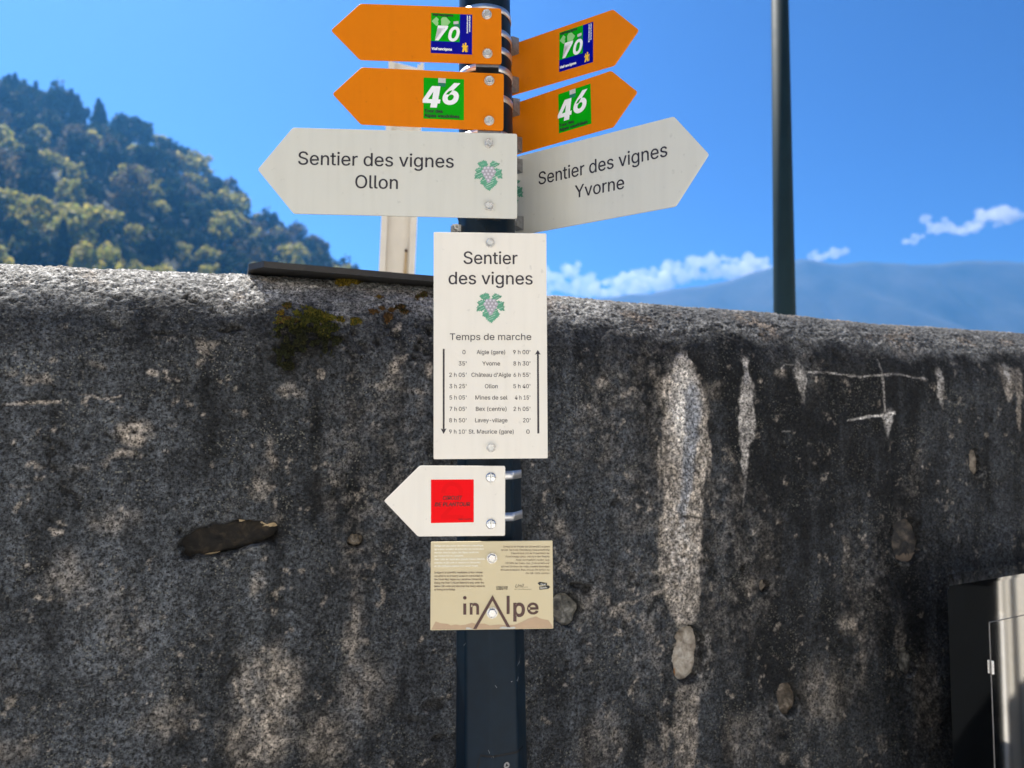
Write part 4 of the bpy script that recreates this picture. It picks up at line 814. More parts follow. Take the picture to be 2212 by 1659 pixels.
def clamp_screw(z, parent):
    a = math.pi + 0.35; P = pole_pt(z, a, 0.004); o = Vector((math.cos(a), math.sin(a), 0)); t = Vector((-o.y, o.x, 0)); b = MB()
    b.box(P + o * 0.004 - t * 0.004, t * 0.0012, o * 0.008, VZ * 0.006); b.box(P + o * 0.004 + t * 0.006, t * 0.0012, o * 0.008, VZ * 0.006); b.cyl(P + o * 0.006 - t * 0.012, P + o * 0.006 + t * 0.014, 0.0026, n=10); b.cyl(P + o * 0.006 + t * 0.009, P + o * 0.006 + t * 0.014, 0.0058, n=6); b.cyl(P + o * 0.006 - t * 0.010, P + o * 0.006 - t * 0.006, 0.0055, n=6)
    return b.build('clamp_screw', M['pale_metal'], parent)

# ================================================================== SIGNS
FONT = None
try:
    fp = os.path.join(bpy.utils.resource_path('LOCAL'), 'datafiles', 'fonts', 'Inter.woff2')
    if os.path.exists(fp): FONT = bpy.data.fonts.load(fp)
except Exception as ex_: print('font', ex_)
_tc = {}
def glyphs(txt, bold=0.0, shear=0.0, space=1.0, line=1.0):
    key = (txt, bold, shear, space)
    if key in _tc: return _tc[key]
    cu = bpy.data.curves.new('t', 'FONT'); cu.body = txt; cu.offset = bold; cu.shear = shear; cu.space_character = space; cu.resolution_u = 4 if len(txt) < 25 else 2; cu.fill_mode = 'FRONT'
    if FONT: cu.font = FONT
    ob = bpy.data.objects.new('t', cu); col.objects.link(ob); dg = bpy.context.evaluated_depsgraph_get(); me = bpy.data.meshes.new_from_object(ob.evaluated_get(dg))
    n = len(me.vertices); co = np.zeros(n * 3); me.vertices.foreach_get('co', co); co = co.reshape(-1, 3)[:, :2]; fs = [tuple(p.vertices) for p in me.polygons]
    bpy.data.objects.remove(ob); bpy.data.curves.remove(cu); bpy.data.meshes.remove(me)
    _tc[key] = (co, fs); return co, fs
CAPH = (lambda c: c[:, 1].max() - c[:, 1].min())(glyphs('H')[0])
class Sign:
    def __init__(s, name, label, O, yaw, px, m_, th=0.003, group=None, corner=0.004, tilt=0.0):
        s.O = Vector(O); s.ex = Vector((math.cos(yaw), math.sin(yaw), 0)); s.n = Vector((math.sin(yaw), -math.cos(yaw), 0)); s.ey = VZ.copy(); s.th = th
        s.poly2 = [s.L(*p) if not isinstance(p, Vector) else p for p in px]
        base = s.P(*[sum(p[i] for p in s.poly2) / len(s.poly2) for i in (0, 1)]); s.root = empty(name, (base.x, base.y, min(s.P(*p).z for p in s.poly2)))
        tag(s.root, label, 'sign', group)
        rp = []; k = len(s.poly2)
        for i in range(k):
            p, a, b = Vector(s.poly2[i]), Vector(s.poly2[i - 1]), Vector(s.poly2[(i + 1) % k]); da, db = (a - p).normalized(), (b - p).normalized(); q = corner
            for t in (0, 0.33, 0.67, 1): rp.append(p + da * q * (1 - t) ** 2 + db * q * t ** 2)
        s.outline = rp; fr = [s.P(*p) for p in rp]
        # front face with a narrow chamfer, then the edge, then the back
        cen = sum(rp, Vector((0, 0))) / len(rp); ins = [p + (cen - p).normalized() * 0.0006 for p in rp]; m = len(rp)
        vs = [s.P(p[0], p[1], 0) for p in ins] + [s.P(p[0], p[1], -0.0005) for p in rp] + [s.P(p[0], p[1], -th) for p in rp]
        fs = [tuple(range(m)), tuple(range(3 * m - 1, 2 * m - 1, -1))] + [(j * m + i, (j + 1) * m + i, (j + 1) * m + (i + 1) % m, j * m + (i + 1) % m) for j in (0, 1) for i in range(m)]
        s.board = part('board', vs, fs, m_, s.root); s.buf = {}
    def L(s, u, v):
        P = hit(u, v, s.O, s.n) - s.O; return Vector((P.dot(s.ex), P.dot(s.ey)))
    def P(s, a, b, h=0.0): return s.O + s.ex * a + s.ey * b + s.n * h
    def add(s, key, m_, pts2, fs, h):
        b = s.buf.setdefault((key, m_.name), MB()); b.add([s.P(p[0], p[1], h) for p in pts2], fs)
    def poly(s, key, m_, px, h): q = [s.L(*p) for p in px]; s.add(key, m_, q, [tuple(range(len(q)))], h)
    def text(s, txt, A, B, cap, m_, key='lettering', h=0.0004, bold=0.0, shear=0.0, space=1.0, anchor=None):
        """A, B: picture points of the left and right end of the baseline; cap: cap height in picture units. anchor 'c'/'r'/'l' keeps natural width"""
        strike = max(0.0, bold); co, fs = glyphs(txt, 0.0, shear, space); a2 = s.L(*A); b2 = s.L(*B); k = (s.L(A[0], A[1] - cap) - a2).length / CAPH; x0, x1 = co[:, 0].min(), co[:, 0].max()
        d = (b2 - a2); wdt = d.length; d = d / wdt; up = Vector((-d.y, d.x)); kx = wdt / (x1 - x0)
        if anchor:
            kx = k; tot = (x1 - x0) * k
            a2 = {'c': (a2 + b2) / 2 - d * tot / 2, 'r': b2 - d * tot, 'l': a2}[anchor]
        for q, (ox, oy) in enumerate([(0, 0)] if not strike else [(-strike, 0), (strike, 0), (0, strike * .7)]): s.add(key, m_, [a2 + d * ((x + ox - x0) * kx) + up * ((y + oy) * k) for x, y in co], fs, h + q * 0.00004)
    # unit-square sticker space
    def sticker(s, quad):
        q = [s.L(*p) for p in quad]; s.q0 = q[3]; s.qx = (q[1] - q[0] + q[2] - q[3]) / 2; s.qy = (q[0] - q[3] + q[1] - q[2]) / 2
    def U(s, x, y): return s.q0 + s.qx * x + s.qy * y
    def upoly(s, key, m_, pts, h): s.add(key, m_, [s.U(*p) for p in pts], [tuple(range(len(pts)))], h)
    def utext(s, txt, x0, x1, y0, y1, m_, key, h, bold=0.0, shear=0.0, rot=False):
        strike = bold if len(txt) > 2 else 0.0; co, fs = glyphs(txt, 0.0 if strike else bold, shear); a, b = co[:, 0].min(), co[:, 0].max(); c, d = (0.0, CAPH) if len(txt) > 2 else (co[:, 1].min(), co[:, 1].max())
        if rot: P = [s.U(x1 - (x1 - x0) * (y - c) / (d - c), y0 + (y1 - y0) * (x - a) / (b - a)) for x, y in co]
        else: P = [s.U(x0 + (x1 - x0) * (x - a) / (b - a), y0 + (y1 - y0) * (y - c) / (d - c)) for x, y in co]
        s.add(key, m_, P, fs, h)
        if strike:
            for q, (dx, dy) in enumerate(((0.012, 0), (0.006, 0.007))): s.add(key, m_, [p + s.qx * (dx if not rot else dy) + s.qy * (dx if rot else dy) for p in P], fs, h + 0.00004 * (q + 1))
    def four(s, x0, x1, y0, y1, m_, key, h):
        from mathutils.geometry import tessellate_polygon
        o = [(0, .20), (0, .36), (.52, 1), (1, 1), (.875, .385), (1, .385), (.965, .20), (.835, .20), (.795, 0), (.425, 0), (.465, .20)]; hole = [(.30, .385), (.60, .74), (.53, .385)]
        tri = tessellate_polygon([[Vector((x, y, 0)) for x, y in o], [Vector((x, y, 0)) for x, y in hole]])
        s.add(key, m_, [s.U(x0 + (x1 - x0) * x, y0 + (y1 - y0) * y) for x, y in o + hole], [tuple(t) for t in tri], h)
    def finish(s, parents=None):
        made = {}
        for (key, mn), b in s.buf.items():
            nm = key.split('/')[-1].split('#')[0]; par = s.root
            if '/' in key: par = made.get(key.split('/')[0], s.root)
            o = part(nm, b.v, b.f, bpy.data.materials[mn], None)
            o.parent = par; w = s.root.location.copy()
            if par is not s.root: w = Vector((0, 0, 0))
            o.location = -w
            if '/' not in key: made.setdefault(key, o)
    def bolt(s, u, v, r=9.6, dome=False):
        r = r if dome else r * 1.12
        p = s.L(u, v); k = (s.L(u + 1, v) - p).length; R = r * k; C = s.P(*p); n = s.n
        if dome:
            vs = []; nA_, nR_ = 20, 6
            for j in range(nR_ + 1):
                th = math.pi / 2 * (1 - j / nR_)
                for i in range(nA_): a = 6.2832 * i / nA_; vs.append(C + n * (0.0004 + math.sin(th) * R * 0.42) + (s.ex * math.cos(a) + s.ey * math.sin(a)) * (math.cos(th) * R))
            o = part('screw', vs, [(j * nA_ + i, (j + 1) * nA_ + i, (j + 1) * nA_ + (i + 1) % nA_, j * nA_ + (i + 1) % nA_) for j in range(nR_) for i in range(nA_)], M['chrome'], s.root, True)
            sl = MB().box(C + n * (R * 0.42 - 0.0002), s.ex * R * 0.10, n * 0.0009, s.ey * R * 0.86).build('slot', M['greyprint'], None); sl.parent = o; return
        o = MB().cyl(C, C + n * 0.0016, R, R, 24).build('bolt', M['pale_metal'], s.root)
        b = MB(); q = R * 0.86; m = 6; ph = random.random()
        ring = lambda rr, hh, nn=6: [C + n * hh + (s.ex * math.cos(6.2832 * i / nn + ph) + s.ey * math.sin(6.2832 * i / nn + ph)) * rr for i in range(nn)]
        b.add(ring(q, 0.0018) + ring(q, 0.0062) + ring(q * 0.86, 0.0072) + ring(q * 0.60, 0.0070), [(k2 * 6 + i, k2 * 6 + (i + 1) % 6, (k2 + 1) * 6 + (i + 1) % 6, (k2 + 1) * 6 + i) for k2 in range(3) for i in range(6)] + [tuple(range(18, 24))])
        hd = b.build('bolt_head', M['pale_metal'], None); hd.parent = o
    def back_bracket(s, u, v0, v1, wpx=52):
        p0, p1 = s.L(u, v1), s.L(u, v0); C = s.P((p0[0] + p1[0]) / 2, (p0[1] + p1[1]) / 2, -s.th); d = 1.36 - C.y - 0.045
        MB().box(C - s.n * (d / 2 + 0.0005), s.ex * (wpx * 0.00039), s.n * (d / 2), s.ey * ((p1[1] - p0[1]) / 2)).build('bracket', M['bracket'], s.root)

def sticker70(s, quad):
    s.sticker(quad); h = 0.0003
    s.upoly('sticker', M['blue'], [(0, 0), (1, 0), (1, 1), (0, 1)], h)
    s.upoly('sticker/green_field', M['green'], [(0, .30), (.70, .30), (.70, 1), (0, 1)], h + .0002)
    s.upoly('sticker/route_emblem', M['palegreen'], [(.015, .79), (.125, .905), (.19, .845), (.19, .70), (.13, .675)], h + .0004); s.upoly('sticker/route_emblem', M['palegreen'], [(.25, .69), (.38, .675), (.475, .79), (.37, .905), (.28, .905), (.24, .85)], h + .0004)
    s.utext('ViaFrancigena', .03, .53, .925, .985, M['black'], 'sticker/lettering', h + .0006, bold=0.012)
    s.utext('7', .10, .42, .315, .69, M['white'], 'sticker/numeral', h + .0006, bold=0.025, shear=0.22); s.utext('0', .42, .70, .305, .68, M['white'], 'sticker/numeral', h + .0006, bold=0.03, shear=0.22)
    s.upoly('sticker/paper_tag', M['greyprint'], [(.55, .735), (.67, .75), (.665, .82), (.545, .805)], h + .0007); s.upoly('sticker/teal_tag', M['teal'], [(.57, .675), (.695, .685), (.69, .745), (.575, .735)], h + .0005)
    s.utext('ViaFrancigena', .02, .50, .075, .135, M['white'], 'sticker/lettering', h + .0006, bold=0.012)
    def pilgrim(x, y, w, hh, m_, key):
        body = [(.05, .0), (.35, .02), (.38, .18), (.5, .18), (.58, .02), (.88, .02), (.80, .35), (.86, .55), (.98, .62), (.95, .72), (.72, .68), (.66, .70), (.74, .80), (.78, .90), (.68, 1.0), (.52, .98), (.48, .86), (.52, .74), (.40, .72), (.24, .90), (.14, .84), (.22, .72), (.02, .62), (.05, .48), (.22, .52), (.16, .3)]
        s.upoly(key, m_, [(x + w * a, y + hh * b) for a, b in body], h + .0008); s.upoly(key, m_, [(x + w * a, y + hh * b) for a, b in [(.93, .02), (.99, .02), (1.02, .72), (.97, .72)]], h + .0008)
    pilgrim(.75, .05, .15, .24, M['yellow'], 'sticker/pilgrim_emblem'); pilgrim(.165, .69, .08, .16, M['green'], 'sticker/pilgrim_emblem')
    s.utext('Grand itinéraire culturel', .865, .895, .52, .96, M['white'], 'sticker/lettering', h + .0006, bold=0.01, rot=True); s.utext("du Conseil de l'Europe", .92, .95, .56, .96, M['white'], 'sticker/lettering', h + .0006, bold=0.01, rot=True)
def sticker46(s, quad):
    s.sticker(quad); h = 0.0003
    s.upoly('sticker', M['green'], [(0, 0), (1, 0), (1, 1), (0, 1)], h)
    s.upoly('sticker/paper_tag', M['greyprint'], [(.36, .885), (.545, .885), (.545, 1.0), (.36, 1.0)], h + .0005); s.upoly('sticker/teal_tag', M['teal'], [(.36, .795), (.54, .795), (.54, .885), (.36, .885)], h + .0003)
    s.four(-.02, .42, .275, .80, M['white'], 'sticker/numeral', h + .0006); s.utext('6', .47, .91, .355, .895, M['white'], 'sticker/numeral', h + .0006, bold=0.03, shear=0.2)
    s.utext('Tour des', .02, .47, .150, .228, M['black'], 'sticker/lettering', h + .0006, bold=0.012); s.utext('Alpes vaudoises', .02, .88, .040, .118, M['black'], 'sticker/lettering', h + .0006, bold=0.012)
def vine(s, u, v, w, hh, key='vine_emblem'):
    """vine leaf with a bunch of grapes; picture box centred at (u, v)"""
    X = lambda x, y: s.L(u + x * w / 2, v - y * hh / 2)
    r = random.Random(12)
    def jag(pts, n=5, a=0.06):
        o = []
        for (p, q) in zip(pts, pts[1:] + pts[:1]):
            for i in range(n):
                t = i / n; nx, ny = -(q[1] - p[1]), (q[0] - p[0]); ln = math.hypot(nx, ny) or 1; k = (a if i % 2 else -a * 0.3) * (0.6 + 0.8 * r.random()) if i else 0; o.append((p[0] + (q[0] - p[0]) * t + nx / ln * -k, p[1] + (q[1] - p[1]) * t + ny / ln * -k))
        return o
    lobes = [[(-.05, .45), (-.12, .88), (-.30, .95), (-.55, .88), (-.78, .78), (-.66, .60), (-.42, .50), (-.3, .40)], [(.05, .45), (.10, .80), (.32, .96), (.55, .86), (.80, .74), (.66, .62), (.45, .52), (.3, .40)],
             [(-.30, .42), (-.62, .50), (-.95, .36), (-.78, .22), (-.98, .02), (-.86, -.10), (-1.0, -.20), (-.68, -.22), (-.45, -.12), (-.2, .1)], [(.30, .42), (.60, .46), (.95, .34), (.88, .18), (1.0, .04), (.90, -.08), (1.0, -.24), (.66, -.20), (.46, -.06), (.2, .1)],
             [(-.32, 0), (-.5, -.28), (-.58, -.50), (-.36, -.62), (-.22, -.82), (0.03, -1.0), (.22, -.84), (.42, -.68), (.62, -.46), (.5, -.24), (.36, 0)]]
    for lb in lobes:
        cx = sum(p[0] for p in lb) / len(lb); cy = sum(p[1] for p in lb) / len(lb); J = jag(lb); q = [X(cx, cy)] + [X(*p) for p in J]
        s.add(key, M['leaf'], q, [(0, i, i % len(J) + 1) for i in range(1, len(J) + 1)], 0.0003)
    for (x, y, L_, tw) in [(-.70, .36, .34, .03), (-.72, .10, .46, .04), (-.62, -.06, .40, .025), (-.4, .7, .24, .02), (.42, .80, .44, .03), (.46, .64, .36, .025), (.62, .28, .5, .03), (.72, -.02, .36, .03), (.05, -.60, .62, .035), (.10, -.44, .60, .03), (.0, -.76, .4, .025), (-.3, -.30, .34, .03), (.22, -.25, .5, .03), (-.2, .55, .25, .02)]:
        dx, dy = .88 * L_ / 2, .44 * L_ / 2; s.add(key + '/leaf_stripe', M['leaf2'], [X(x - dx, y - dy), X(x + dx, y + dy - tw), X(x + dx, y + dy), X(x - dx, y - dy + tw * .8)], [(0, 1, 2, 3)], 0.0005)
    for (x, y) in [(-.24, .42), (0, .44), (.24, .42), (-.36, .22), (-.12, .24), (.13, .24), (.37, .22), (-.24, .02), (0, .04), (.26, .02), (-.12, -.16), (.12, -.17), (0, -.36)]:
        for (rr, m_, hh_, dx, dy) in ((.155, M['grape'], 0.0007, 0, 0), (.07, M['grape2'], 0.0009, -.03, .04)):
            c = [X(x + dx + rr * math.cos(6.2832 * i / 14), y + dy + rr * .94 * math.sin(6.2832 * i / 14)) for i in range(14)]; s.add(key + '/grape', m_, c, [tuple(range(14))], hh_)

FY = rad(2.8); FO = Vector((-0.04, 1.283, 1.6))
# --- left-pointing boards
s = Sign('arrow_sign', 'orange left-pointing arrow sign with green and blue 70 sticker, topmost on the pole', FO, FY, [(714.7, 65), (777, 128.4), (1083.5, 138), (1083, 18), (778, 7.6)], M['orange_board'], group='orange arrow signs')
sticker70(s, [(930.7, 28), (1020, 32), (1019, 118.4), (930.5, 114.6)]); s.finish(); s.bolt(1051.7, 32); s.bolt(1053, 116.4); s.back_bracket(1053, 24, 143)
for v in (40, 122): z = s.P(*s.L(1053, v)).z; band(z - 0.004, 0.012, s.root)
for v in (6, 147): clamp_screw(s.P(*s.L(1000, v)).z, s.root)
s = Sign('arrow_sign', 'orange left-pointing arrow sign with green 46 sticker, above the white Ollon sign', FO, FY, [(718, 202.4), (779, 268), (1087.5, 282), (1088.5, 159.4), (781, 145)], M['orange_board'], group='orange arrow signs')
sticker46(s, [(915, 167.6), (1002.5, 171.4), (1002, 260), (914.5, 256.4)]); s.finish(); s.bolt(1057, 175); s.bolt(1056.7, 261); s.back_bracket(1057, 164, 288)
for v in (186, 268): z = s.P(*s.L(1057, v)).z; band(z - 0.004, 0.012, s.root)
clamp_screw(s.P(*s.L(1000, 284)).z, s.root)
s = Sign('arrow_sign', 'white left-pointing arrow sign lettered Sentier des vignes Ollon', FO, FY, [(556.3, 366.1), (633.6, 461.3), (1117.1, 472.3), (1117.1, 288.8), (632.3, 275.4)], M['shaded_white_board'], group='white arrow signs')
s.text('Sentier des vignes', (644.3, 355.7), (979.8, 362.6), 28.2, M['ink'], bold=0.007); s.text('Ollon', key='lettering#2', A=(767.5, 406.5), B=(859, 408.6), cap=28.2, m_=M['ink'], bold=0.007); vine(s, 1055.5, 378.7, 62, 67); s.finish()
s.bolt(1056, 310, 9.2); s.bolt(1056.4, 446, 9.2); s.back_bracket(1056, 293, 466)
for v in (318, 440): band(s.P(*s.L(1057, v)).z, 0.012, s.root)
clamp_screw(s.P(*s.L(990, 474)).z, s.root)
# --- time table panel
s = Sign('timetable_panel', 'tall white panel headed Sentier des vignes listing walking times', FO + Vector((0, 0.002, 0)), FY, [(936.7, 501), (936.5, 991.9), (1183.3, 990), (1180.3, 503.9)], M['bounce_lit_board'], corner=0.0025)
M['ink2'] = mat('plum_ink', (0.022, 0.015, 0.024), 0.45, 0, 0.05, 30)
s.text('Sentier', (1001.6, 570), (1117.6, 570.8), 26.5, M['ink2'], bold=0.007); s.text('des vignes', key='lettering#2', A=(969.2, 614), B=(1150.3, 614.8), cap=26.5, m_=M['ink2'], bold=0.007); s.text('Temps de marche', key='lettering#3', A=(971.7, 734.6), B=(1147.5, 734.6), cap=14.2, m_=M['ink2'], bold=0.001)
vine(s, 1060, 664.6, 62, 66)
rows = [("0", "Aigle (gare)", "9 h 00'"), ("35'", "Yvorne", "8 h 30'"), ("2 h 05'", "Château d'Aigle", "6 h 55'"), ("3 h 25'", "Ollon", "5 h 40'"), ("5 h 05'", "Mines de sel", "4 h 15'"), ("7 h 05'", "Bex (centre)", "2 h 05'"), ("8 h 50'", "Lavey-village", "20'"), ("9 h 10'", "St. Maurice (gare)", "0")]
wc = [(1030, 1091), (1042, 1080), (1018.5, 1103.5), (1047.5, 1075), (1027, 1096), (1028, 1094), (1026.5, 1096), (1012.5, 1109.5)]
wl = [(999, 1005.4), (991, 1007.6), (970.5, 1007.6), (971, 1007.6), (971, 1007.6), (971.3, 1007.6), (970.5, 1007.6), (970.3, 1007)]; wr = [(1108.5, 1145.3), (1109, 1145.3), (1109.3, 1145.3), (1109, 1145.3), (1112.3, 1145.3), (1109.3, 1145.3), (1130, 1145.6), (1137, 1144)]
for i, (a, b, c) in enumerate(rows):
    v = 765 + 24.53 * i
    for t, (x0, x1) in ((a, wl[i]), (b, wc[i]), (c, wr[i])): s.text(t, (x0, v), (x1, v), 8.7, M['ink2'], bold=0.003, key='timetable_lettering')
s.poly('down_arrow', M['ink2'], [(956.6, 753.6), (956.6, 928), (960.4, 928), (960.4, 753.6)], 0.0004); s.poly('down_arrow', M['ink2'], [(952, 925.2), (958.3, 937.8), (964.6, 925.2), (958.3, 928.4)], 0.0005)
s.poly('up_arrow', M['ink2'], [(1160.0, 764), (1160.6, 936.3), (1164.9, 936.3), (1163.9, 764)], 0.0004); s.poly('up_arrow', M['ink2'], [(1155.3, 766.3), (1161.8, 764), (1168, 766.3), (1161.7, 756)], 0.0005)
s.finish(); s.bolt(1059, 525, 9); s.bolt(1061, 966.7, 9); s.back_bracket(1060, 510, 985, 46)
# --- red square sign
s = Sign('arrow_sign', 'small white left-pointing arrow sign with red Circuit de Plantour square', FO + Vector((0, 0.002, 0)), FY, [(829.3, 1082), (902.8, 1158.9), (1091, 1157.4), (1091.5, 1006.4), (906.6, 1005.8)], M['bounce_lit_board'], corner=0.003)
s.poly('red_sticker', M['red'], [(931, 1130), (1023.4, 1128), (1023.4, 1035.7), (931, 1036)], 0.0003)
s.text('2', (952, 1121), (1001, 1121), 79, M['darkred'], key='red_sticker/numeral', h=0.0005)
s.text('CIRCUIT', (957, 1079.6), (998.5, 1079.3), 8.2, M['redink'], key='red_sticker/lettering', h=0.0007, bold=0.02, shear=0.2); s.text('DE PLANTOUR', (939.4, 1093.7), (1015.2, 1093.3), 8.2, M['redink'], key='red_sticker/lettering', h=0.0007, bold=0.02, shear=0.2)
s.text('Aigle Tourisme', (990, 1122.6), (1019, 1122.2), 2.6, M['redink'], key='red_sticker/lettering', h=0.0007, bold=0.01)
s.finish(); s.bolt(1060.2, 1031, 11.3, True); s.bolt(1060.6, 1131.8, 11.3, True); s.back_bracket(1062, 1012, 1152, 46)
for v in (1026, 1118): band(s.P(*s.L(1105, v)).z - 0.002, 0.0145, s.root)
# --- tan plaque
s = Sign('information_plaque', 'tan information plaque lettered inAlpe, lowest on the pole', FO + Vector((0, 0.003, 0)), FY, [(930.6, 1170.7), (929.6, 1361.6), (1195.4, 1358), (1193.6, 1167.6)], M['tan_board'], corner=0.0015)
E = lambda x, y: (914.3 + x * .13333, 1157.6 + y * .13333)
fr = ["InAlpe est une action de médiation scientifique", "qui a pour vocation de présenter les recherches", "menées dans la région des Alpes vaudoises", "par l'Université de Lausanne.", "Avec l'aide de l'application gratuite Cultural Network,", "scannez le QR code ci-dessous et découvrez", "un des multiples aspects d'un savoir vivant."]
for i, (t, xr) in enumerate(zip(fr, (970, 980, 900, 655, 1005, 925, 890))): y = 175 + 54.5 * i; s.text(t, E(182, y), E(xr, y - 6), 4.0, M['cream_print'], key='white_lettering', bold=0.02)
en = ["InAlpe is a scientific mediation action whose", "vocation is to present research conducted in", "the Vaud Alps region by Lausanne University.", "Using the free Cultural Network app, scan the", "below QR code and discover the many aspects", "of living knowledge."]
for i, (t, xr) in enumerate(zip(en, (960, 962, 960, 985, 998, 523))): y = 610 + 55 * i; s.text(t, E(180, y), E(xr, y - 4), 4.1, M['brown'], key='brown_lettering', bold=0.008)
de = ["InAlpe ist ein Projekt der Universität Lausanne", "dessen Ziel in der Vermittlung wissenschaftlicher", "Erkenntnisse und der Präsentation der", "Forschungsprojekte, welche in den Waadter", "Alpen durchgeführt wurden, liegt.", "Mit Hilfe der Gratis-App „Cultural Network“", "können Sie einen der vielen Aspekte lebendigen", "Wissens entdecken. Dazu müssen Sie einfach nur", "den QR-Code scannen."]
for i, (t, xl) in enumerate(zip(de, (1297, 1260, 1425, 1337, 1500, 1335, 1268, 1252, 1660))): y = 187 + 53.8 * i; s.text(t, E(xl, y), E(2052, y), 3.9, M['brown'], key='brown_lettering')
s.text('FONDATION', E(1185, 842), E(1365, 841), 3.4, M['black'], key='partner_logo', bold=0.02); s.text('HERBETTE', E(1185, 875), E(1365, 874), 3.4, M['black'], key='partner_logo', bold=0.02)
s.text('Unil', E(1492, 836), E(1632, 833), 7.2, M['black'], key='partner_logo', shear=0.35); s.poly('partner_logo', M['black'], [E(1625, 832), E(1695, 830), E(1695, 826), E(1625, 829)], 0.0004); s.text('UNIL | Université de Lausanne', E(1478, 871), E(1752, 869), 1.9, M['black'], key='partner_logo')
s.poly('partner_logo', M['black'], [E(1852, 768), E(1882, 800), E(2003, 803), E(2005, 762), E(1886, 741)], 0.0004); s.poly('partner_logo', M['black'], [E(1880, 822), E(1882, 873), E(2025, 858), E(2056, 828), E(2030, 800)], 0.0004)
s.text('Vaud', E(1898, 792), E(1980, 796), 3.6, M['cream_print'], key='partner_logo', h=0.0006); s.text('Rando', E(1900, 855), E(2005, 848), 3.8, M['cream_print'], key='partner_logo', h=0.0006)
mp = [(130, 1518), (200, 1385), (280, 1415), (390, 1425), (450, 1450), (530, 1435), (600, 1448), (680, 1440), (790, 1405), (850, 1425), (990, 1420), (1080, 1450), (1230, 1435), (1300, 1445), (1480, 1440), (1600, 1390), (1700, 1340), (1830, 1305), (1900, 1340), (2030, 1365), (2080, 1440), (2098, 1490)]
for (x0, y0), (x1, y1) in zip(mp[:-1], mp[1:]):
    yb = lambda x: 1520 - (x - 130) * 0.0125
    s.poly('mountain_print', M['tan2'], [E(x0, y0), E(x0, yb(x0)), E(x1, yb(x1)), E(x1, y1)], 0.0003)
k = 'title_lettering'
s.poly(k, M['brown'], [E(674 + 29 * math.cos(6.2832 * i / 20), 1003 - 29 * math.sin(6.2832 * i / 20)) for i in range(20)], 0.0005); s.poly(k, M['brown'], [E(648, 1095), E(648, 1276), E(697, 1275), E(697, 1095)], 0.0005); s.poly(k, M['brown'], [E(1350, 970), E(1350, 1266), E(1400, 1265), E(1400, 969)], 0.0005)
def glyph_box(ch, x0, x1, yt, yb_, bold):
    co, fs = glyphs(ch, bold); a, b, c, d = co[:, 0].min(), co[:, 0].max(), co[:, 1].min(), co[:, 1].max(); s.add(k, M['brown'], [s.L(*E(x0 + (x1 - x0) * (x - a) / (b - a), yb_ + (yt - yb_) * (y - c) / (d - c))) for x, y in co], fs, 0.0005)
glyph_box('n', 753, 905, 1086, 1275, 0.022); glyph_box('p', 1458, 1648, 1080, 1388, 0.022); glyph_box('e', 1682, 1870, 1080, 1274, 0.016)
s.poly(k, M['brown'], [E(1122, 957), E(806, 1508), E(862, 1508), E(1122, 1050)], 0.0007); s.poly(k, M['brown'], [E(1122, 957), E(1122, 1050), E(1357, 1480), E(1413, 1480)], 0.0007)
s.poly('scuff_mark', M['greyprint'], [E(1235, 1500), E(1250, 1475), E(1300, 1466), E(1350, 1474), E(1400, 1480), E(1470, 1468), E(1498, 1484), E(1480, 1502), E(1400, 1504), E(1320, 1502)], 0.0009)
s.poly('scuff_mark', M['greyprint'], [E(690, 1510), E(700, 1480), E(730, 1478), E(780, 1495), E(800, 1507)], 0.0009)
s.finish(); s.bolt(1062.7, 1205.6, 10); s.bolt(1063.2, 1323.6, 10.6); s.back_bracket(1064, 1176, 1352, 46)
# --- right-pointing boards, fixed on the far side of the pole
RYAW = rad(-33.5); rn = Vector((math.sin(RYAW), -math.cos(RYAW), 0)); rex = Vector((math.cos(RYAW), math.sin(RYAW), 0))
RO = pole_c(2.2) - rn * 0.075; RO.z = 1.6
def rsign(label, TR, TIP, BR, tl, bl, mt, grp):
    """tl, bl: a visible picture point on the upper and lower edge further left; edges are carried on behind the pole"""
    f = lambda p: (lambda q: Vector((q.dot(rex), q.z)))(hit(p[0], p[1], RO, rn) - RO)
    a, b, c, d = f(TR), f(tl), f(BR), f(bl); a0 = -0.055
    TL2 = a + (b - a) * ((a0 - a[0]) / (b[0] - a[0])); BL2 = c + (d - c) * ((a0 - c[0]) / (d[0] - c[0]))
    return Sign('arrow_sign', label, RO, RYAW, [TL2, BL2, BR, TIP, TR], mt, group=grp)
s = rsign('orange right-pointing arrow sign with green and blue 70 sticker, upper of the right pair', (1324.3, 20), (1379.3, 64), (1326.3, 141), (1120, 91), (1110.3, 204), M['orange_board'], 'orange arrow signs')
sticker70(s, [(1208.9, 70.4), (1281.7, 47), (1281.7, 133.4), (1207.9, 156)]); s.finish()
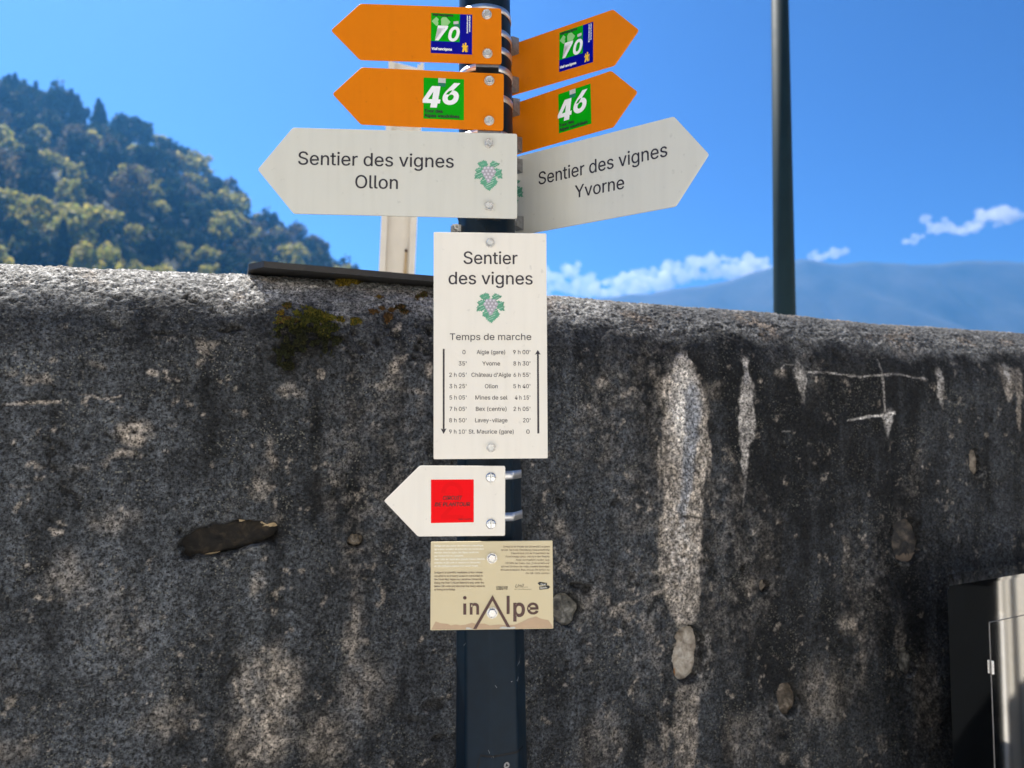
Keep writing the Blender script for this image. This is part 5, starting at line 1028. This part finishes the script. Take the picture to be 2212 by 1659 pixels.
def clip(s, u, v0, v1, dep=0.02):
    p0, p1 = s.L(u, v1), s.L(u, v0); C = s.P((p0[0] + p1[0]) / 2, (p0[1] + p1[1]) / 2, dep / 2); e = s.ex * 0.0085; hgt = (p1[1] - p0[1]) / 2; b = MB()
    b.add([C - e - s.n * dep / 2 - VZ * hgt, C + e - s.n * dep / 2 - VZ * hgt, C + e * .8 + s.n * dep / 2 - VZ * hgt * .72, C - e * .8 + s.n * dep / 2 - VZ * hgt * .72, C - e - s.n * dep / 2 + VZ * hgt, C + e - s.n * dep / 2 + VZ * hgt, C + e * .8 + s.n * dep / 2 + VZ * hgt * .72, C - e * .8 + s.n * dep / 2 + VZ * hgt * .72],
          [(0, 1, 2, 3), (7, 6, 5, 4), (1, 5, 6, 2), (0, 3, 7, 4), (3, 2, 6, 7), (0, 4, 5, 1)]); b.build('clip', M['clip'], s.root)
clip(s, 1113, 85, 119); clip(s, 1113, 170, 201)
for v in (78, 160): band(s.P(*s.L(1113, v)).z, 0.012, s.root, 0.0)
s = rsign('orange right-pointing arrow sign with green 46 sticker, just above the white Yvorne sign', (1320, 152.4), (1376.3, 197.6), (1324, 274), (1120, 220.5), (1126, 330), M['orange_board'], 'orange arrow signs')
sticker46(s, [(1205.5, 204), (1275.9, 180.4), (1277.3, 267), (1207.5, 288.6)]); s.finish(); clip(s, 1115, 216, 251); clip(s, 1120, 299, 331)
s = rsign('white right-pointing arrow sign lettered Sentier des vignes Yvorne', (1455.7, 251.5), (1530.9, 332.7), (1459.2, 445.6), (1118.6, 337.8), (1153.6, 502.3), M['shaded_white_board'], 'white arrow signs')
s.text('Sentier des vignes', (1164, 399.5), (1441.7, 337.5), 27, M['ink'], bold=0.007); s.text('Yvorne', key='lettering#2', A=(1242.3, 428.2), B=(1348.4, 407.6), cap=27, m_=M['ink'], bold=0.007); vine(s, 1100, 418, 62, 72); s.finish(); clip(s, 1121, 346, 375); clip(s, 1123, 469, 498)

# ================================================================== HAZE
hm, nt, p = new_mat('valley_haze'); nt.nodes.remove(p)
pv = nt.nodes.new('ShaderNodeVolumePrincipled'); pv.inputs['Color'].default_value = (0.13, 0.48, 1.0, 1); pv.inputs['Density'].default_value = 0.00016; pv.inputs['Anisotropy'].default_value = 0.5
nt.links.new(pv.outputs[0], nt.nodes['Material Output'].inputs['Volume'])
hz = MB().box(Vector((1000, 2130, 434)), VX * 4950, VY * 2630, VZ * 436).build('haze', hm, None); tag(hz, kind='stuff')
